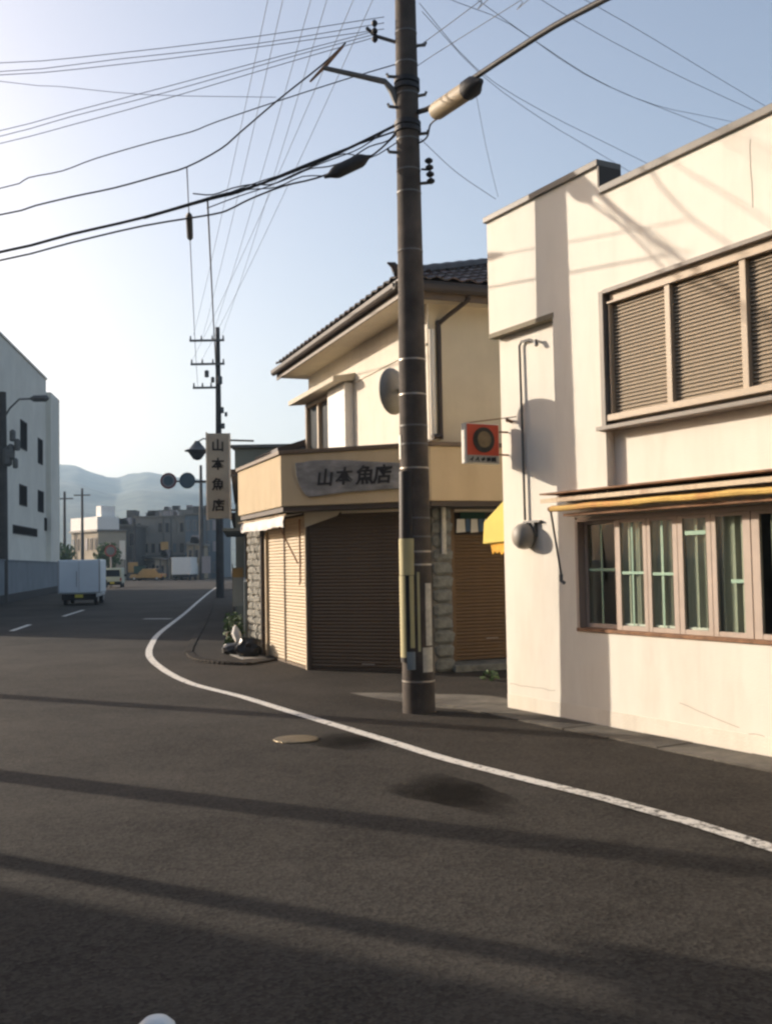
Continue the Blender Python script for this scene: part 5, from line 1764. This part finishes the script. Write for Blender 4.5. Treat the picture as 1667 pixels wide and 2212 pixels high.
blob_sheet('road_stain', M['stain'], [(-.85, 10.05), (-.35, 9.95), (.10, 9.35), (.0, 8.98), (-.40, 9.02), (-.80, 9.5)], .006, '', '')
blob_sheet('road_stain', M['stain'], [(-.12, 7.85), (.22, 8.08), (.62, 7.60), (.95, 6.75), (.80, 6.5), (.36, 6.95), (-.02, 7.35)], .0065, '', '')
p = V(-.765, 3.415, 0)
b = MB()
b.lathe(p, V(0, 0, 1), [(0, .072), (.02, .072), (.09, .070), (.135, .06), (.155, .038), (.162, .01)], 20)
b.build('marker_stub', M['van_white'], smooth=True, origin=p, label='white rounded stub at the bottom edge, lower left', cat='road marker')

# ------------------------------------------------------------------ off-frame neighbours on the left that throw the long shadows
ho = thing('corner_house', 'grey house standing left of the camera across the road', 'house', V(-11, 5, 0))
HF = Fr((-7.75, 7.98), (-.55, -.83), (.83, -.55))
MB().fbox(HF, 0, 11, -8, 0, 0, 5.2).build('wall', M['house_wall'], ho)
b = MB()
b.hexa([HF.p(-.5, .5, 5.2), HF.p(11.5, .5, 5.2), HF.p(11.5, -8.5, 5.2), HF.p(-.5, -8.5, 5.2)], [HF.p(1.5, -3.8, 7.2), HF.p(9.5, -3.8, 7.2), HF.p(9.5, -4.2, 7.2), HF.p(1.5, -4.2, 7.2)])
b.build('roof', M['tile'], ho)
for t in (1.5, 4.5, 7.5):
    w_ = MB().fbox(HF, t, t + 1.6, .002, .05, 1.0, 2.2).build('window', M['grey_frame'], ho)
    MB().fbox(HF, t + .1, t + 1.5, .051, .055, 1.1, 2.1).build('pane', M['glass_dark'], w_)
OF = Fr((-6.6, 1.6), (.52, -.854), (.854, .52))  # added unseen house row, cuts the skylight from behind the camera
for i, (t0, t1, hh) in enumerate(((0, 7.4, 9.4), (7.9, 15, 8.2), (15.5, 24, 7.0))):
    ho = thing('house', ('added unseen house behind the camera blocking skylight, nearest the corner', 'added unseen house behind the camera blocking skylight, in the middle of the row', 'added unseen house behind the camera blocking skylight, at the far end of the row')[i], 'house', OF.p(t0, 0, 0))
    MB().fbox(OF, t0, t1, -7, 0, 0, hh).build('wall', M['neighbour'], ho)
    b = MB()
    b.hexa([OF.p(t0 - .2, .5, hh), OF.p(t1 + .2, .5, hh), OF.p(t1 + .2, -7.5, hh), OF.p(t0 - .2, -7.5, hh)], [OF.p(t0 - .2, -3.3, hh + 1.6), OF.p(t1 + .2, -3.3, hh + 1.6), OF.p(t1 + .2, -3.7, hh + 1.6), OF.p(t0 - .2, -3.7, hh + 1.6)])
    b.build('roof', M['tile'], ho)
    for z in (1.0, 4.0):
        for t in (t0 + .9, t0 + 4.0):
            w_ = MB().fbox(OF, t, t + 1.8, .002, .05, z, z + 1.4).build('window', M['grey_frame'], ho)
            MB().fbox(OF, t + .1, t + 1.7, .051, .055, z + .1, z + 1.3).build('pane', M['glass_dark'], w_)
for k, (x, y, h_, rb) in enumerate(((-9.36, 15.84, 3.85, .20), (-8.3, 11.19, 9.5, .19), (-7.4, 8.80, 7.0, .11))):
    t = thing('utility_pole', ('far pole on the left roadside outside the picture', 'middle pole on the left roadside outside the picture', 'near slim pole on the left roadside beside the grey house')[k], 'utility pole', V(x, y, 0))
    MB().lathe(V(x, y, 0), V(0, 0, 1), [(0, rb), (h_, rb * .7)], 14).build('pole_shaft', M['pole'], t, smooth=True)
    if k == 1: MB().box(x - .06, x + .06, y - .7, y + .7, h_ - .5, h_ - .4).build('crossarm', M['steel'], t)
    if k == 2: MB().box(x - .02, x + .02, y - .30, y + .32, 2.7, 4.4).build('shadow_plate', M['sign_white'], t)  # added unseen board, widens this pole's shadow on the road

# ------------------------------------------------------------------ haze
hz = bpy.data.materials.new('haze air')
hz.use_nodes = True
nt = hz.node_tree
nt.nodes.remove(nt.nodes['Principled BSDF'])
pv = nt.nodes.new('ShaderNodeVolumePrincipled')
pv.inputs['Color'].default_value = (.55, .77, 1.0, 1)
pv.inputs['Density'].default_value = 0.00042
pv.inputs['Anisotropy'].default_value = 0.2
nt.links.new(pv.outputs['Volume'], nt.nodes['Material Output'].inputs['Volume'])
MB().box(-2600, 2600, -70, 2700, -3.0, 230).build('haze', hz, kind='stuff')
